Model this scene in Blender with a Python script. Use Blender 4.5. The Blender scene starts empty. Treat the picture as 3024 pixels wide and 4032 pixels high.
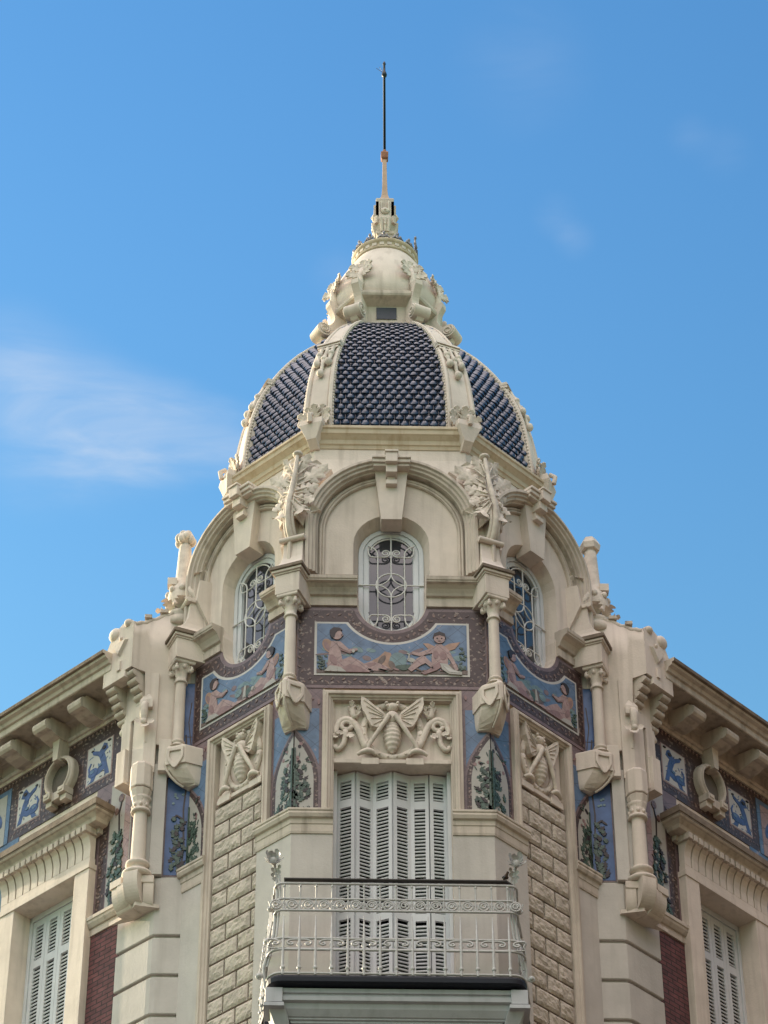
import bpy, bmesh, math, random
from mathutils import Vector as V, Matrix
from mathutils.geometry import tessellate_polygon
from math import sin, cos, pi, radians, sqrt, atan2, hypot
random.seed(7)
sc = bpy.context.scene
Z0 = 19.85          # height of the tower's column capitals above the street
S2 = sqrt(.5)

# ------------------------------------------------------------------ camera
pitch, yaw, roll = .7023, .0272, -.0030
fw = V((sin(yaw)*cos(pitch), cos(yaw)*cos(pitch), sin(pitch)))
rt = V((cos(yaw), -sin(yaw), 0)); up = rt.cross(fw)
r2 = cos(roll)*rt + sin(roll)*up; u2 = -sin(roll)*rt + cos(roll)*up
cd = bpy.data.cameras.new("camera"); cam = bpy.data.objects.new("camera", cd); sc.collection.objects.link(cam)
cam.matrix_world = Matrix(((r2.x, u2.x, -fw.x, -.7074), (r2.y, u2.y, -fw.y, -23.1547), (r2.z, u2.z, -fw.z, -18.2411+Z0), (0, 0, 0, 1)))
cd.sensor_fit = 'VERTICAL'; cd.sensor_height = 36; cd.sensor_width = 27; cd.lens = 36*11757/4032
cd.clip_end = 3000
sc.camera = cam

# ------------------------------------------------------------------ light
HORIZON, ZENITH = (.62, .775, .49), (.295, .575, .72)
FILL_CLOUD = (11.9, 10.15, 9.5)
SUN_EL, SUN_AZ = radians(19), radians(-50.5)      # azimuth clockwise from +Y; negative = to the left (west)
sc.view_settings.view_transform = 'Standard'; sc.view_settings.look = 'None'
sc.view_settings.exposure = 1.80; sc.view_settings.gamma = 1
w = bpy.data.worlds.new("World"); sc.world = w; w.use_nodes = True
nt = w.node_tree; N = nt.nodes; L = nt.links; N.clear()
def wn(t, **k):
    n = N.new(t)
    for a, b in k.items(): setattr(n, a, b)
    return n
sky = wn('ShaderNodeTexSky', sky_type='NISHITA', sun_disc=False, sun_elevation=SUN_EL, sun_rotation=SUN_AZ,
         altitude=0, air_density=1.0, dust_density=.6, ozone_density=1.6)
tc = wn('ShaderNodeTexCoord')
def wmath(op, a, b=None):
    n = wn('ShaderNodeMath', operation=op)
    for i, q in enumerate((a, b)):
        if q is None: continue
        if isinstance(q, (int, float)): n.inputs[i].default_value = q
        else: L.new(q, n.inputs[i])
    return n.outputs[0]
def wmask(d, r0, r1):         # soft patch of sky round the direction d
    n = wn('ShaderNodeVectorMath', operation='DISTANCE'); L.new(tc.outputs['Generated'], n.inputs[0]); n.inputs[1].default_value = d
    m = wn('ShaderNodeMapRange', interpolation_type='SMOOTHSTEP'); L.new(n.outputs['Value'], m.inputs[0])
    m.inputs[1].default_value = r0; m.inputs[2].default_value = r1; m.inputs[3].default_value = 1; m.inputs[4].default_value = 0
    return m.outputs[0]
def sdir(px, py):
    d = r2*((px-1512)/11757) - u2*((py-2016)/11757) + fw
    return tuple(d.normalized())
mp = wn('ShaderNodeMapping'); L.new(tc.outputs['Generated'], mp.inputs[0]); mp.inputs['Scale'].default_value = (14, 18, 62); mp.inputs['Rotation'].default_value = (0, .35, .2)
nz = wn('ShaderNodeTexNoise'); L.new(mp.outputs[0], nz.inputs[0]); nz.inputs['Scale'].default_value = 1.0; nz.inputs['Detail'].default_value = 7; nz.inputs['Roughness'].default_value = .55; nz.inputs['Distortion'].default_value = .6
cr = wn('ShaderNodeMapRange', interpolation_type='SMOOTHSTEP'); L.new(nz.outputs['Fac'], cr.inputs[0]); cr.inputs[1].default_value = .32; cr.inputs[2].default_value = .80
msk = None
for px, py, r0, r1, k in ((230, 1570, 0, .030, .42), (420, 1640, 0, .026, .5), (600, 1690, 0, .024, .62), (740, 1710, 0, .021, .62), (40, 1440, 0, .028, .34), (160, 1800, 0, .026, .40), (400, 1790, 0, .026, .5), (860, 1730, .0, .018, .6), (960, 1750, 0, .016, .5), (10, 1600, 0, .03, .30), (620, 1800, 0, .02, .3), (2190, 850, 0, .010, .22), (2260, 940, 0, .009, .2), (2720, 540, 0, .010, .16), (2850, 600, 0, .012, .16), (2050, 250, 0, .03, .14), (1330, 1080, 0, .012, .2)):
    q = wmath('MULTIPLY', wmask(sdir(px, py), r0, r1), k*(.62 if px < 1200 else .6))
    msk = q if msk is None else wmath('ADD', msk, q)
cl = wmath('MINIMUM', wmath('MULTIPLY', msk, wmath('ADD', wmath('MULTIPLY', cr.outputs[0], 1.0), .22)), .60)
mx = wn('ShaderNodeMix', data_type='RGBA'); L.new(cl, mx.inputs['Factor'])
# the air: whiter toward the horizon, deeper blue overhead
sz = wn('ShaderNodeSeparateXYZ'); L.new(tc.outputs['Generated'], sz.inputs[0])
hz = wn('ShaderNodeMapRange', interpolation_type='SMOOTHSTEP'); L.new(sz.outputs[2], hz.inputs[0]); hz.inputs[1].default_value = .20; hz.inputs[2].default_value = .80
tint = wn('ShaderNodeMix', data_type='RGBA'); L.new(hz.outputs[0], tint.inputs['Factor'])
tint.inputs[6].default_value = (*HORIZON, 1); tint.inputs[7].default_value = (*ZENITH, 1)
hs = wn('ShaderNodeMix', data_type='RGBA', blend_type='MULTIPLY'); hs.inputs['Factor'].default_value = 1
L.new(sky.outputs[0], hs.inputs[6]); L.new(tint.outputs[2], hs.inputs[7])
L.new(hs.outputs[2], mx.inputs[6]); mx.inputs[7].default_value = (1.8, 2.0, 2.3, 1)
# added bright cloud bank overhead and behind the viewer, unseen, as soft fill light
bk = wmath('MULTIPLY', wmask(V((-.22, -.36, .90)).normalized(), .35, .98), wmath('ADD', wmath('MULTIPLY', cr.outputs[0], .5), .5))
mb_ = wn('ShaderNodeMix', data_type='RGBA'); L.new(bk, mb_.inputs['Factor']); L.new(mx.outputs[2], mb_.inputs[6]); mb_.inputs[7].default_value = (*FILL_CLOUD, 1)
bg = wn('ShaderNodeBackground'); bg.inputs[1].default_value = .11; L.new(mb_.outputs[2], bg.inputs[0])
wo = wn('ShaderNodeOutputWorld'); L.new(bg.outputs[0], wo.inputs[0])

sd = bpy.data.lights.new("sun", 'SUN'); sun = bpy.data.objects.new("sun", sd); sc.collection.objects.link(sun)
sd.energy = 2.8; sd.angle = radians(.6); sd.color = (1, .83, .62)
sdirv = V((sin(SUN_AZ)*cos(SUN_EL), cos(SUN_AZ)*cos(SUN_EL), sin(SUN_EL)))
sun.rotation_euler = sdirv.to_track_quat('Z', 'Y').to_euler(); sun.location = (-30, 20, 50)

# ------------------------------------------------------------------ materials
def mat(name, col, rough=.85, var=.10, scale=3.0, bump=.25, bscale=45, streak=.0, streakcol=(.20, .15, .10), metal=0, spec=.35, speck=None, speckcut=.62, speckscale=40, joints=0, jcol=(.03, .03, .04), noisecol=None):
    m = bpy.data.materials.new(name); m.use_nodes = True
    t = m.node_tree; n = t.nodes; l = t.links; b = n['Principled BSDF']
    b.inputs['Roughness'].default_value = rough; b.inputs['Metallic'].default_value = metal; b.inputs['Specular IOR Level'].default_value = spec
    c = n.new('ShaderNodeTexCoord')
    nz = n.new('ShaderNodeTexNoise'); nz.inputs['Scale'].default_value = scale; nz.inputs['Detail'].default_value = 6; nz.inputs['Roughness'].default_value = .62
    l.new(c.outputs['Object'], nz.inputs[0])
    mr = n.new('ShaderNodeMapRange'); l.new(nz.outputs['Fac'], mr.inputs[0]); mr.inputs[1].default_value = .3; mr.inputs[2].default_value = .7
    mx = n.new('ShaderNodeMix'); mx.data_type = 'RGBA'; l.new(mr.outputs[0], mx.inputs['Factor'])
    c2 = noisecol or tuple(x*(1+var) for x in col)
    mx.inputs[6].default_value = (*[x*(1-var) for x in col], 1); mx.inputs[7].default_value = (*c2, 1)
    out = mx.outputs[2]
    def over(fac, colr, src):
        q = n.new('ShaderNodeMix'); q.data_type = 'RGBA'; l.new(fac, q.inputs['Factor']); l.new(src, q.inputs[6]); q.inputs[7].default_value = (*colr, 1)
        return q.outputs[2]
    if streak:
        mp = n.new('ShaderNodeMapping'); mp.inputs['Scale'].default_value = (9, 9, .7); l.new(c.outputs['Object'], mp.inputs[0])
        n2 = n.new('ShaderNodeTexNoise'); n2.inputs['Scale'].default_value = 1.3; n2.inputs['Detail'].default_value = 5; l.new(mp.outputs[0], n2.inputs[0])
        m2 = n.new('ShaderNodeMapRange'); l.new(n2.outputs['Fac'], m2.inputs[0]); m2.inputs[1].default_value = .50; m2.inputs[2].default_value = .78; m2.inputs[4].default_value = streak
        out = over(m2.outputs[0], streakcol, out)
    if speck:
        n3 = n.new('ShaderNodeTexNoise'); n3.inputs['Scale'].default_value = speckscale; n3.inputs['Detail'].default_value = 3; l.new(c.outputs['Object'], n3.inputs[0])
        m3 = n.new('ShaderNodeMapRange'); l.new(n3.outputs['Fac'], m3.inputs[0]); m3.inputs[1].default_value = speckcut; m3.inputs[2].default_value = speckcut+.06; m3.inputs[4].default_value = .85
        out = over(m3.outputs[0], speck, out)
    if joints:                                    # diagonal joints of the glazed tiles
        sp = n.new('ShaderNodeSeparateXYZ'); l.new(c.outputs['Object'], sp.inputs[0])
        def mth(op, a, b2):
            q = n.new('ShaderNodeMath'); q.operation = op
            for i, e in enumerate((a, b2)):
                if isinstance(e, (int, float)): q.inputs[i].default_value = e
                else: l.new(e, q.inputs[i])
            return q.outputs[0]
        h = mth('SUBTRACT', sp.outputs[0], mth('MULTIPLY', sp.outputs[1], .41))
        for sg in (1, -1):
            e = mth('ADD', mth('MULTIPLY', h, sg), sp.outputs[2])
            fr = mth('FRACT', mth('MULTIPLY', e, joints), 0.0)
            f = mth('MULTIPLY', mth('LESS_THAN', fr, .035), .55)
            out = over(f, jcol, out)
    l.new(out, b.inputs['Base Color'])
    if bump:
        n4 = n.new('ShaderNodeTexNoise'); n4.inputs['Scale'].default_value = bscale; n4.inputs['Detail'].default_value = 4; l.new(c.outputs['Object'], n4.inputs[0])
        bp = n.new('ShaderNodeBump'); bp.inputs['Strength'].default_value = bump; bp.inputs['Distance'].default_value = .01
        l.new(n4.outputs['Fac'], bp.inputs['Height']); l.new(bp.outputs[0], b.inputs['Normal'])
    return m

CREAM = (.635, .548, .475)
M = {}
M['cream'] = mat('cream_stucco', CREAM, var=.12, scale=2.2, streak=.5, streakcol=(.33, .275, .225))
M['cream2'] = mat('cream_moulding', (.53, .455, .385), streak=.75, streakcol=(.21, .17, .135), scale=5)
M['ochre'] = mat('ochre_stained_stucco', (.53, .44, .325), streak=.6, streakcol=(.34, .22, .11), scale=4)
M['pale'] = mat('pale_grey_stucco', (.495, .455, .418), streak=.32, streakcol=(.31, .28, .25))
M['carve'] = mat('carved_stone', (.62, .54, .465), var=.22, scale=9, bump=.5, bscale=30, streak=.35, streakcol=(.30, .25, .19))
M['rough'] = mat('pitted_block', (.50, .432, .365), var=.2, scale=5, bump=1.0, bscale=38, speck=(.33, .27, .21), speckcut=.66, speckscale=34)
M['mortar'] = mat('block_joint', (.30, .25, .20), bump=.4)
M['maroon'] = mat('maroon_glazed_tile', (.060, .036, .034), rough=.35, var=.3, scale=8, bump=.05, speck=(.30, .235, .20), speckcut=.60, speckscale=26)
M['mauve'] = mat('mauve_glazed_tile', (.18, .125, .13), rough=.35, var=.2, scale=12, bump=.05, joints=5)
M['blue'] = mat('blue_glazed_tile', (.105, .165, .265), rough=.3, var=.3, scale=7, bump=.05, speck=(.30, .26, .29), speckcut=.66, speckscale=14, joints=5)
M['deepblue'] = mat('deep_blue_glazed_tile', (.055, .105, .24), rough=.3, var=.35, scale=4, bump=.05)
M['white'] = mat('white_glazed_tile', (.50, .47, .44), rough=.35, var=.1, bump=.05)
M['ivory'] = mat('ivory_glazed_tile', (.37, .345, .31), rough=.35, var=.1, bump=.05, speck=(.22, .16, .14), speckcut=.66, speckscale=22)
M['flesh'] = mat('pink_glazed_tile', (.34, .23, .215), rough=.35, var=.2, scale=20, bump=.05, speck=(.24, .13, .13), speckcut=.62, speckscale=30, joints=5)
M['flesh2'] = mat('shaded_pink_glazed_tile', (.24, .145, .14), rough=.35, var=.2, scale=16, bump=.05)
M['peach'] = mat('peach_glazed_tile', (.33, .20, .145), rough=.35, var=.3, scale=10, bump=.05)
M['earth'] = mat('brown_glazed_tile', (.12, .085, .07), rough=.35, var=.4, scale=18, bump=.05)
M['hair'] = mat('black_brown_glazed_tile', (.03, .02, .02), rough=.4, var=.3, bump=.05)
M['leafpaint'] = mat('green_glazed_tile', (.055, .085, .065), rough=.35, var=.5, scale=22, bump=.05)
M['teal'] = mat('teal_glazed_tile', (.15, .22, .235), rough=.35, var=.3, scale=7, bump=.05, joints=5)
M['vine'] = mat('vine_glazed_tile', (.18, .115, .095), rough=.35, var=.3, scale=20, bump=.05, speck=(.055, .03, .03), speckcut=.53, speckscale=34)
M['cobalt'] = mat('cobalt_glazed_tile', (.055, .09, .22), rough=.3, var=.45, scale=14, bump=.05)
M['slate'] = mat('navy_glazed_scale', (.027, .043, .080), rough=.18, var=.45, scale=9, bump=.04, spec=.6)
M['paint'] = mat('pale_grey_shutter_paint', (.59, .59, .605), rough=.5, var=.06, bump=.08, streak=.15, streakcol=(.30, .30, .30))
M['frame'] = mat('white_window_paint', (.58, .59, .605), rough=.5, var=.06, bump=.08, streak=.2, streakcol=(.36, .36, .35))
M['iron'] = mat('white_painted_iron', (.44, .43, .42), rough=.45, var=.12, scale=25, bump=.1, spec=.5)
M['ironw'] = mat('grille_white_paint', (.58, .565, .54), rough=.45, var=.05, bump=.05, spec=.5)
M['black'] = mat('dark_navy_coating', (.010, .012, .022), rough=.6, var=.2, bump=.2)
M['darkrail'] = mat('dark_wood_rail', (.022, .016, .014), rough=.5, var=.2, bump=.1)
M['greymould'] = mat('grey_painted_wood', (.43, .435, .455), rough=.5, var=.07, bump=.1, streak=.4, streakcol=(.22, .22, .22))
M['rod'] = mat('dark_iron_rod', (.015, .022, .028), rough=.5, var=.2, bump=0, metal=.3)
M['rust'] = mat('rusted_iron', (.30, .13, .07), rough=.8, var=.3, scale=20, bump=.3)
M['crest'] = mat('grey_cresting_metal', (.22, .21, .22), rough=.5, var=.3, scale=15, bump=.2, metal=.4)
M['void'] = mat('dark_interior', (.012, .012, .014), rough=.9, var=.1, bump=0)
M['louvre'] = mat('slate_grey_board', (.055, .058, .075), rough=.6, var=.25, bump=.2)
M['medal'] = mat('grey_brown_plaster', (.13, .11, .09), var=.15, bump=.3)
M['roof'] = mat('terracotta_roof', (.30, .22, .16), var=.25, bump=.4)
M['glass'] = mat('window_glass', (.048, .050, .062), rough=.05, var=.12, scale=1.5, bump=0, spec=.8)
M['street'] = mat('street_paving', (.055, .052, .05), var=.2, scale=.6, bump=.2, bscale=8)
M['pinkstone'] = mat('pinkish_spire_stone', (.50, .35, .26), var=.15, scale=8, streak=.4, streakcol=(.30, .18, .12))
M['grime'] = mat('weathered_ledge', (.20, .155, .118), var=.3, scale=7, streak=.6, streakcol=(.12, .09, .07), bump=.4)
M['brown'] = mat('dark_brown_render', (.115, .082, .062), var=.2)
M['feather'] = mat('brown_feather', (.085, .055, .04), var=.4, scale=60, bump=.3, bscale=150)
def brickmat():
    m = bpy.data.materials.new('dark_red_brick'); m.use_nodes = True
    t = m.node_tree; n = t.nodes; l = t.links; b = n['Principled BSDF']; b.inputs['Roughness'].default_value = .8
    u = n.new('ShaderNodeUVMap')
    br = n.new('ShaderNodeTexBrick'); l.new(u.outputs[0], br.inputs['Vector'])
    br.inputs['Color1'].default_value = (.150, .052, .052, 1); br.inputs['Color2'].default_value = (.115, .042, .044, 1); br.inputs['Mortar'].default_value = (.035, .022, .022, 1)
    br.inputs['Scale'].default_value = 1; br.inputs['Brick Width'].default_value = .155; br.inputs['Row Height'].default_value = .052; br.inputs['Mortar Size'].default_value = .006; br.inputs['Mortar Smooth'].default_value = .2; br.inputs['Bias'].default_value = 0
    nz = n.new('ShaderNodeTexNoise'); nz.inputs['Scale'].default_value = 9; nz.inputs['Detail'].default_value = 5; l.new(u.outputs[0], nz.inputs[0])
    mr = n.new('ShaderNodeMapRange'); l.new(nz.outputs['Fac'], mr.inputs[0]); mr.inputs[1].default_value = .3; mr.inputs[2].default_value = .7; mr.inputs[3].default_value = .7; mr.inputs[4].default_value = 1.3
    mx = n.new('ShaderNodeMix'); mx.data_type = 'RGBA'; mx.blend_type = 'MULTIPLY'; mx.inputs['Factor'].default_value = 1
    l.new(br.outputs['Color'], mx.inputs[6]); l.new(mr.outputs[0], mx.inputs[7]); l.new(mx.outputs[2], b.inputs['Base Color'])
    bp = n.new('ShaderNodeBump'); bp.invert = True; bp.inputs['Strength'].default_value = .8; bp.inputs['Distance'].default_value = .01
    l.new(br.outputs['Fac'], bp.inputs['Height']); l.new(bp.outputs[0], b.inputs['Normal'])
    return m
M['brick'] = brickmat()

# ------------------------------------------------------------------ mesh helpers
class MB:
    def __init__(s, mtx=None):
        s.v = []; s.f = []; s.mi = []; s.sm = []; s.M = mtx or Matrix()
    def add(s, vs, fs, m=0, smooth=False):
        b = len(s.v)
        for p in vs: s.v.append(s.M @ V(p))
        for f in fs: s.f.append([b+i for i in f]); s.mi.append(m); s.sm.append(smooth)
    def box(s, x0, x1, y0, y1, z0, z1, m=0):
        s.add([(x, y, z) for z in (z0, z1) for y in (y0, y1) for x in (x0, x1)],
              [(0, 1, 3, 2), (4, 6, 7, 5), (0, 4, 5, 1), (2, 3, 7, 6), (0, 2, 6, 4), (1, 5, 7, 3)], m)
    def loft(s, loops, m=0, smooth=False, closed=True, caps=True, mj=None):
        n = len(loops[0]); vs = [p for lp in loops for p in lp]; fs = []; k0 = len(s.mi)
        for i in range(len(loops)-1):
            for j in range(n if closed else n-1):
                k = (j+1) % n; fs.append((i*n+j, i*n+k, (i+1)*n+k, (i+1)*n+j))
        s.add(vs, fs, m, smooth)
        if mj:                                # another material on chosen strips of the outline
            nn = n if closed else n-1
            for q in range(len(fs)):
                if mj(q % nn): s.mi[k0+q] = 1
        if caps and closed:
            s.add(loops[0], [tuple(range(n))], m); s.add(loops[-1], [tuple(range(n))], m)
    def extr(s, poly, fn, t0, t1, m=0):      # closed outline extruded between t0 and t1; fn(a,b,t) -> point
        s.loft([[fn(a, b, t0) for a, b in poly], [fn(a, b, t1) for a, b in poly]], m)
    def plate(s, outer, holes, o0, o1, m=0, sides=True):   # face-plane plate (u,z) with holes, front at o1
        polys = [[V((a, b, 0)) for a, b in lp] for lp in [outer]+list(holes)]
        flat = [p for lp in polys for p in lp]
        tris = tessellate_polygon(polys)
        s.add([(p.x, o1, p.y) for p in flat], [tuple(t) for t in tris], m)
        if sides:
            for lp in polys:
                n = len(lp)
                s.add([(p.x, o0, p.y) for p in lp]+[(p.x, o1, p.y) for p in lp], [(j, (j+1) % n, n+(j+1) % n, n+j) for j in range(n)], m)
    def lathe(s, prof, c=(0, 0, 0), seg=20, m=0, smooth=True):
        s.loft([[(c[0]+r*cos(2*pi*k/seg), c[1]+r*sin(2*pi*k/seg), c[2]+z) for k in range(seg)] for r, z in prof], m, smooth)
    def poly_lathe(s, prof, c=(0, 0, 0), seg=4, rot=pi/4, m=0):
        s.loft([[(c[0]+r*cos(rot+2*pi*k/seg), c[1]+r*sin(rot+2*pi*k/seg), c[2]+z) for k in range(seg)] for r, z in prof], m)
    def ell(s, c, r, seg=12, rings=8, m=0, rot=None):
        R = rot or Matrix.Rotation(0, 3, 'Z'); lp = []
        for i in range(rings+1):
            a = -pi/2+pi*i/rings
            rr = max(cos(a), .02)
            lp.append([tuple(V(c)+R @ V((r[0]*rr*cos(2*pi*k/seg), r[1]*rr*sin(2*pi*k/seg), r[2]*sin(a)))) for k in range(seg)])
        s.loft(lp, m, True)
    def tube(s, pts, r, seg=6, m=0, smooth=True, flat=None, closed=False):
        P = [V(p) for p in pts]; n = len(P); lps = []; prev = None
        for i in range(n):
            if closed: t = P[(i+1) % n]-P[i-1]
            else: t = P[min(i+1, n-1)]-P[max(i-1, 0)]
            if t.length < 1e-9: t = V((0, 0, 1))
            t.normalize()
            a = prev or (V((0, 1, 0)) if abs(t.y) < .9 else V((1, 0, 0)))
            a = a-t*a.dot(t)
            if a.length < 1e-4: a = V((1, 0, .3))-t*t.dot(V((1, 0, .3)))
            a.normalize(); prev = a; b = t.cross(a)
            rr = r(i/(n-1)) if callable(r) else r
            fa, fb = flat or (1, 1)
            lps.append([tuple(P[i]+a*(rr*fa*cos(2*pi*k/seg))+b*(rr*fb*sin(2*pi*k/seg))) for k in range(seg)])
        if closed: lps.append(lps[0])
        s.loft(lps, m, smooth, caps=not closed)
    def sweep(s, path, prof, m=0, closed=False, plan=False, smooth=False, mj=None):
        # path: 2-D points; prof: closed outline of (a, b): a = offset to the left of the path, b = third axis
        P = [V((p[0], p[1])) for p in path]; n = len(P); lps = []
        for i in range(n):
            if closed: d0, d1 = P[i]-P[i-1], P[(i+1) % n]-P[i]
            else:
                d0 = P[i]-P[i-1] if i else P[1]-P[0]; d1 = P[i+1]-P[i] if i < n-1 else P[-1]-P[-2]
            d0 = d0.normalized(); d1 = d1.normalized()
            n0 = V((-d0.y, d0.x)); n1 = V((-d1.y, d1.x)); k = n0+n1
            k = k/max(k.dot(n0), .15)
            lps.append([((P[i].x+k.x*a, P[i].y+k.y*a, b) if plan else (P[i].x+k.x*a, b, P[i].y+k.y*a)) for a, b in prof])
        if closed: lps.append(lps[0])
        s.loft(lps, m, smooth, caps=not closed, mj=mj)
    def leaf(s, base, d, nrm, Ln, W, curl=.5, lobes=4, ns=18, nt=8, m=0, cup=.22, dent=.42):
        ns = max(ns, lobes*4)
        d = V(d).normalized(); nrm = V(nrm); nrm = (nrm-d*nrm.dot(d)).normalized(); sd = d.cross(nrm); base = V(base)
        rows = []
        for i in range(ns+1):
            q = i/ns
            ang = curl*q*q*1.6
            ag = ang if abs(ang) > 1e-4 else 1e-4
            c = base+d*(Ln*q*sin(ag)/ag)+nrm*(Ln*q*(1-cos(ag))/ag+.10*Ln*sin(pi*q))
            env = (.28+.72*sin(pi*min(1, .10+q*.80)))*(1 if q < .85 else max(.08, (1-q)/.15))
            fr = (q*lobes) % 1
            lob = 1-dent*(1-fr)**2*1.6
            wd = W*max(env*lob, .02)
            rows.append([tuple(c+sd*(wd*t)+nrm*(wd*(cup*t*t-.10*abs(sin(2.5*pi*t))-.10*cos(fr*2*pi)*abs(t)))+d*(.30*wd*abs(t)*(fr-.4))) for t in [(-1+2*k/nt) for k in range(nt+1)]])
        s.loft(rows, m, True, closed=False)
    def volute(s, c, r0, turns, w, plane='uz', thick=.03, m=0, sgn=1, start=0, taper=.6):
        pts = []; n = int(turns*16)
        for i in range(n+1):
            q = i/n; a = start+sgn*2*pi*turns*q; r = r0*(1-q*.88)
            pts.append((c[0]+r*cos(a), c[1], c[2]+r*sin(a)))
        s.tube(pts, lambda q: w*(1-taper*q), 6, m)
    def build(s, name, mats, parent=None, bevel=0, solid=0, label=None, sub=0):
        me = bpy.data.meshes.new(name); me.from_pydata([tuple(p) for p in s.v], [], s.f)
        for mm in (mats if isinstance(mats, (list, tuple)) else [mats]): me.materials.append(mm if not isinstance(mm, str) else M[mm])
        for i, p in enumerate(me.polygons): p.material_index = s.mi[i]; p.use_smooth = s.sm[i]
        bm = bmesh.new(); bm.from_mesh(me); bmesh.ops.recalc_face_normals(bm, faces=bm.faces); bm.to_mesh(me); bm.free()
        o = bpy.data.objects.new(name, me); sc.collection.objects.link(o)
        if parent: o.parent = parent
        if solid:
            q = o.modifiers.new('thickness', 'SOLIDIFY'); q.thickness = solid; q.offset = 0
        if bevel:
            q = o.modifiers.new('soft_edges', 'BEVEL'); q.width = bevel; q.segments = 2; q.limit_method = 'ANGLE'; q.angle_limit = radians(40)
        if label: o['label'] = label
        return o

def frame(O, T, Nn):
    return Matrix(((T[0], Nn[0], 0, O[0]), (T[1], Nn[1], 0, O[1]), (T[2], Nn[2], 1, O[2]+Z0), (0, 0, 0, 1)))
MIR = Matrix(((-1, 0, 0, 0), (0, 1, 0, 0), (0, 0, 1, 0), (0, 0, 0, 1)))
def arc(cx, cz, r, a0, a1, n): return [(cx+r*cos(radians(a0+(a1-a0)*i/n)), cz+r*sin(radians(a0+(a1-a0)*i/n))) for i in range(n+1)]
def rect(a0, a1, b0, b1): return [(a0, b0), (a1, b0), (a1, b1), (a0, b1)]
def ellp(cx, cz, rx, rz, n=18, rot=0): return [(cx+rx*cos(2*pi*k/n)*cos(rot)-rz*sin(2*pi*k/n)*sin(rot), cz+rx*cos(2*pi*k/n)*sin(rot)+rz*sin(2*pi*k/n)*cos(rot)) for k in range(n)]
def leafp(cx, cz, l, w, rot):
    o = [(-l, 0), (-.45*l, w), (-.3*l, .45*w), (.15*l, w), (.3*l, .4*w), (l, 0), (.3*l, -.4*w), (.15*l, -w), (-.3*l, -.45*w), (-.45*l, -w)]
    return [(cx+a*cos(rot)-b*sin(rot), cz+a*sin(rot)+b*cos(rot)) for a, b in o]
def bez(p, n=12):
    out = []
    for i in range(n+1):
        t = i/n; q = [V(a) for a in p]
        while len(q) > 1: q = [q[j]*(1-t)+q[j+1]*t for j in range(len(q)-1)]
        out.append(tuple(q[0]))
    return out
def thing(name, label, cat, loc=(0, 0, 0)):
    o = bpy.data.objects.new(name, None); sc.collection.objects.link(o); o.location = loc; o['label'] = label; o['category'] = cat
    return o
def piece(name, parent):
    o = bpy.data.objects.new(name, None); sc.collection.objects.link(o); o.parent = parent
    return o
WM = Matrix.Translation((0, 0, Z0))       # plan coordinates, z measured from the capitals

# ------------------------------------------------------------------ plan
HWF, HWS = .938, .722                      # half widths of the tower's front and diagonal faces
FF = frame((0, .15, 0), (1, 0, 0), (0, -1, 0))
FL = frame((-1.451, .663, 0), (S2, -S2, 0), (-S2, -S2, 0))
FR = MIR @ FL
FACES = [('front', FF, HWF), ('left', FL, HWS), ('right', FR, HWS)]
VIL = frame((-.938, .15, 0), (.924, -.383, 0), (-.383, -.924, 0))      # frames on the tower's corners
VOL = frame((-1.962, 1.174, 0), (.383, -.924, 0), (-.924, -.383, 0))
CORNERS = [VIL, MIR @ VIL, VOL, MIR @ VOL]
YC = 2.112
OCT = [(-.938, -1.962), (.938, -1.962), (1.962, -.938), (1.962, .938), (.938, 1.962), (-.938, 1.962), (-1.962, .938), (-1.962, -.938)]
WL = frame((-2.24, 1.2, 0), (-S2, S2, 0), (-S2, -S2, 0))               # left wing: u = distance from the corner
WINGS = [WL, MIR @ WL]

house = thing('corner_building', 'ornate cream corner mansion with a navy tiled dome, tile paintings and iron balcony', 'building')
# ------------------------------------------------------------------ tower body
ZB = -8.0                                  # lowest storey split; below it plain walls run down to the street
def win_loop(wu, wl, ztop_c, zbot_c, n=14):
    # stadium outline: bottom half circle (radius wl), top half circle (radius wu)
    return arc(0, zbot_c, wl, 180, 360, n)+[(wl, .42), (wu, .60)]+arc(0, ztop_c, wu, 0, 180, n)+[(-wu, .60), (-wl, .42)]
core = MB(WM)
def octo(s, z, g=0): return [(x*s, YC+y*s, z) for x, y in OCT]
# solid core behind the face walls, and the drum that carries the dome
core.loft([octo(1, -19.8), octo(1, ZB)], 0); core.build('tower_shaft', 'cream', house); core = MB(WM)
lp = []
for z, s in ((1.2, .855), (1.50, .855), (1.72, .915), (2.1, .885), (2.45, .85), (2.75, .84)): lp.append(octo(s, z))
core.loft(lp, 0)
tower = core.build('drum', 'cream', house)

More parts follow.
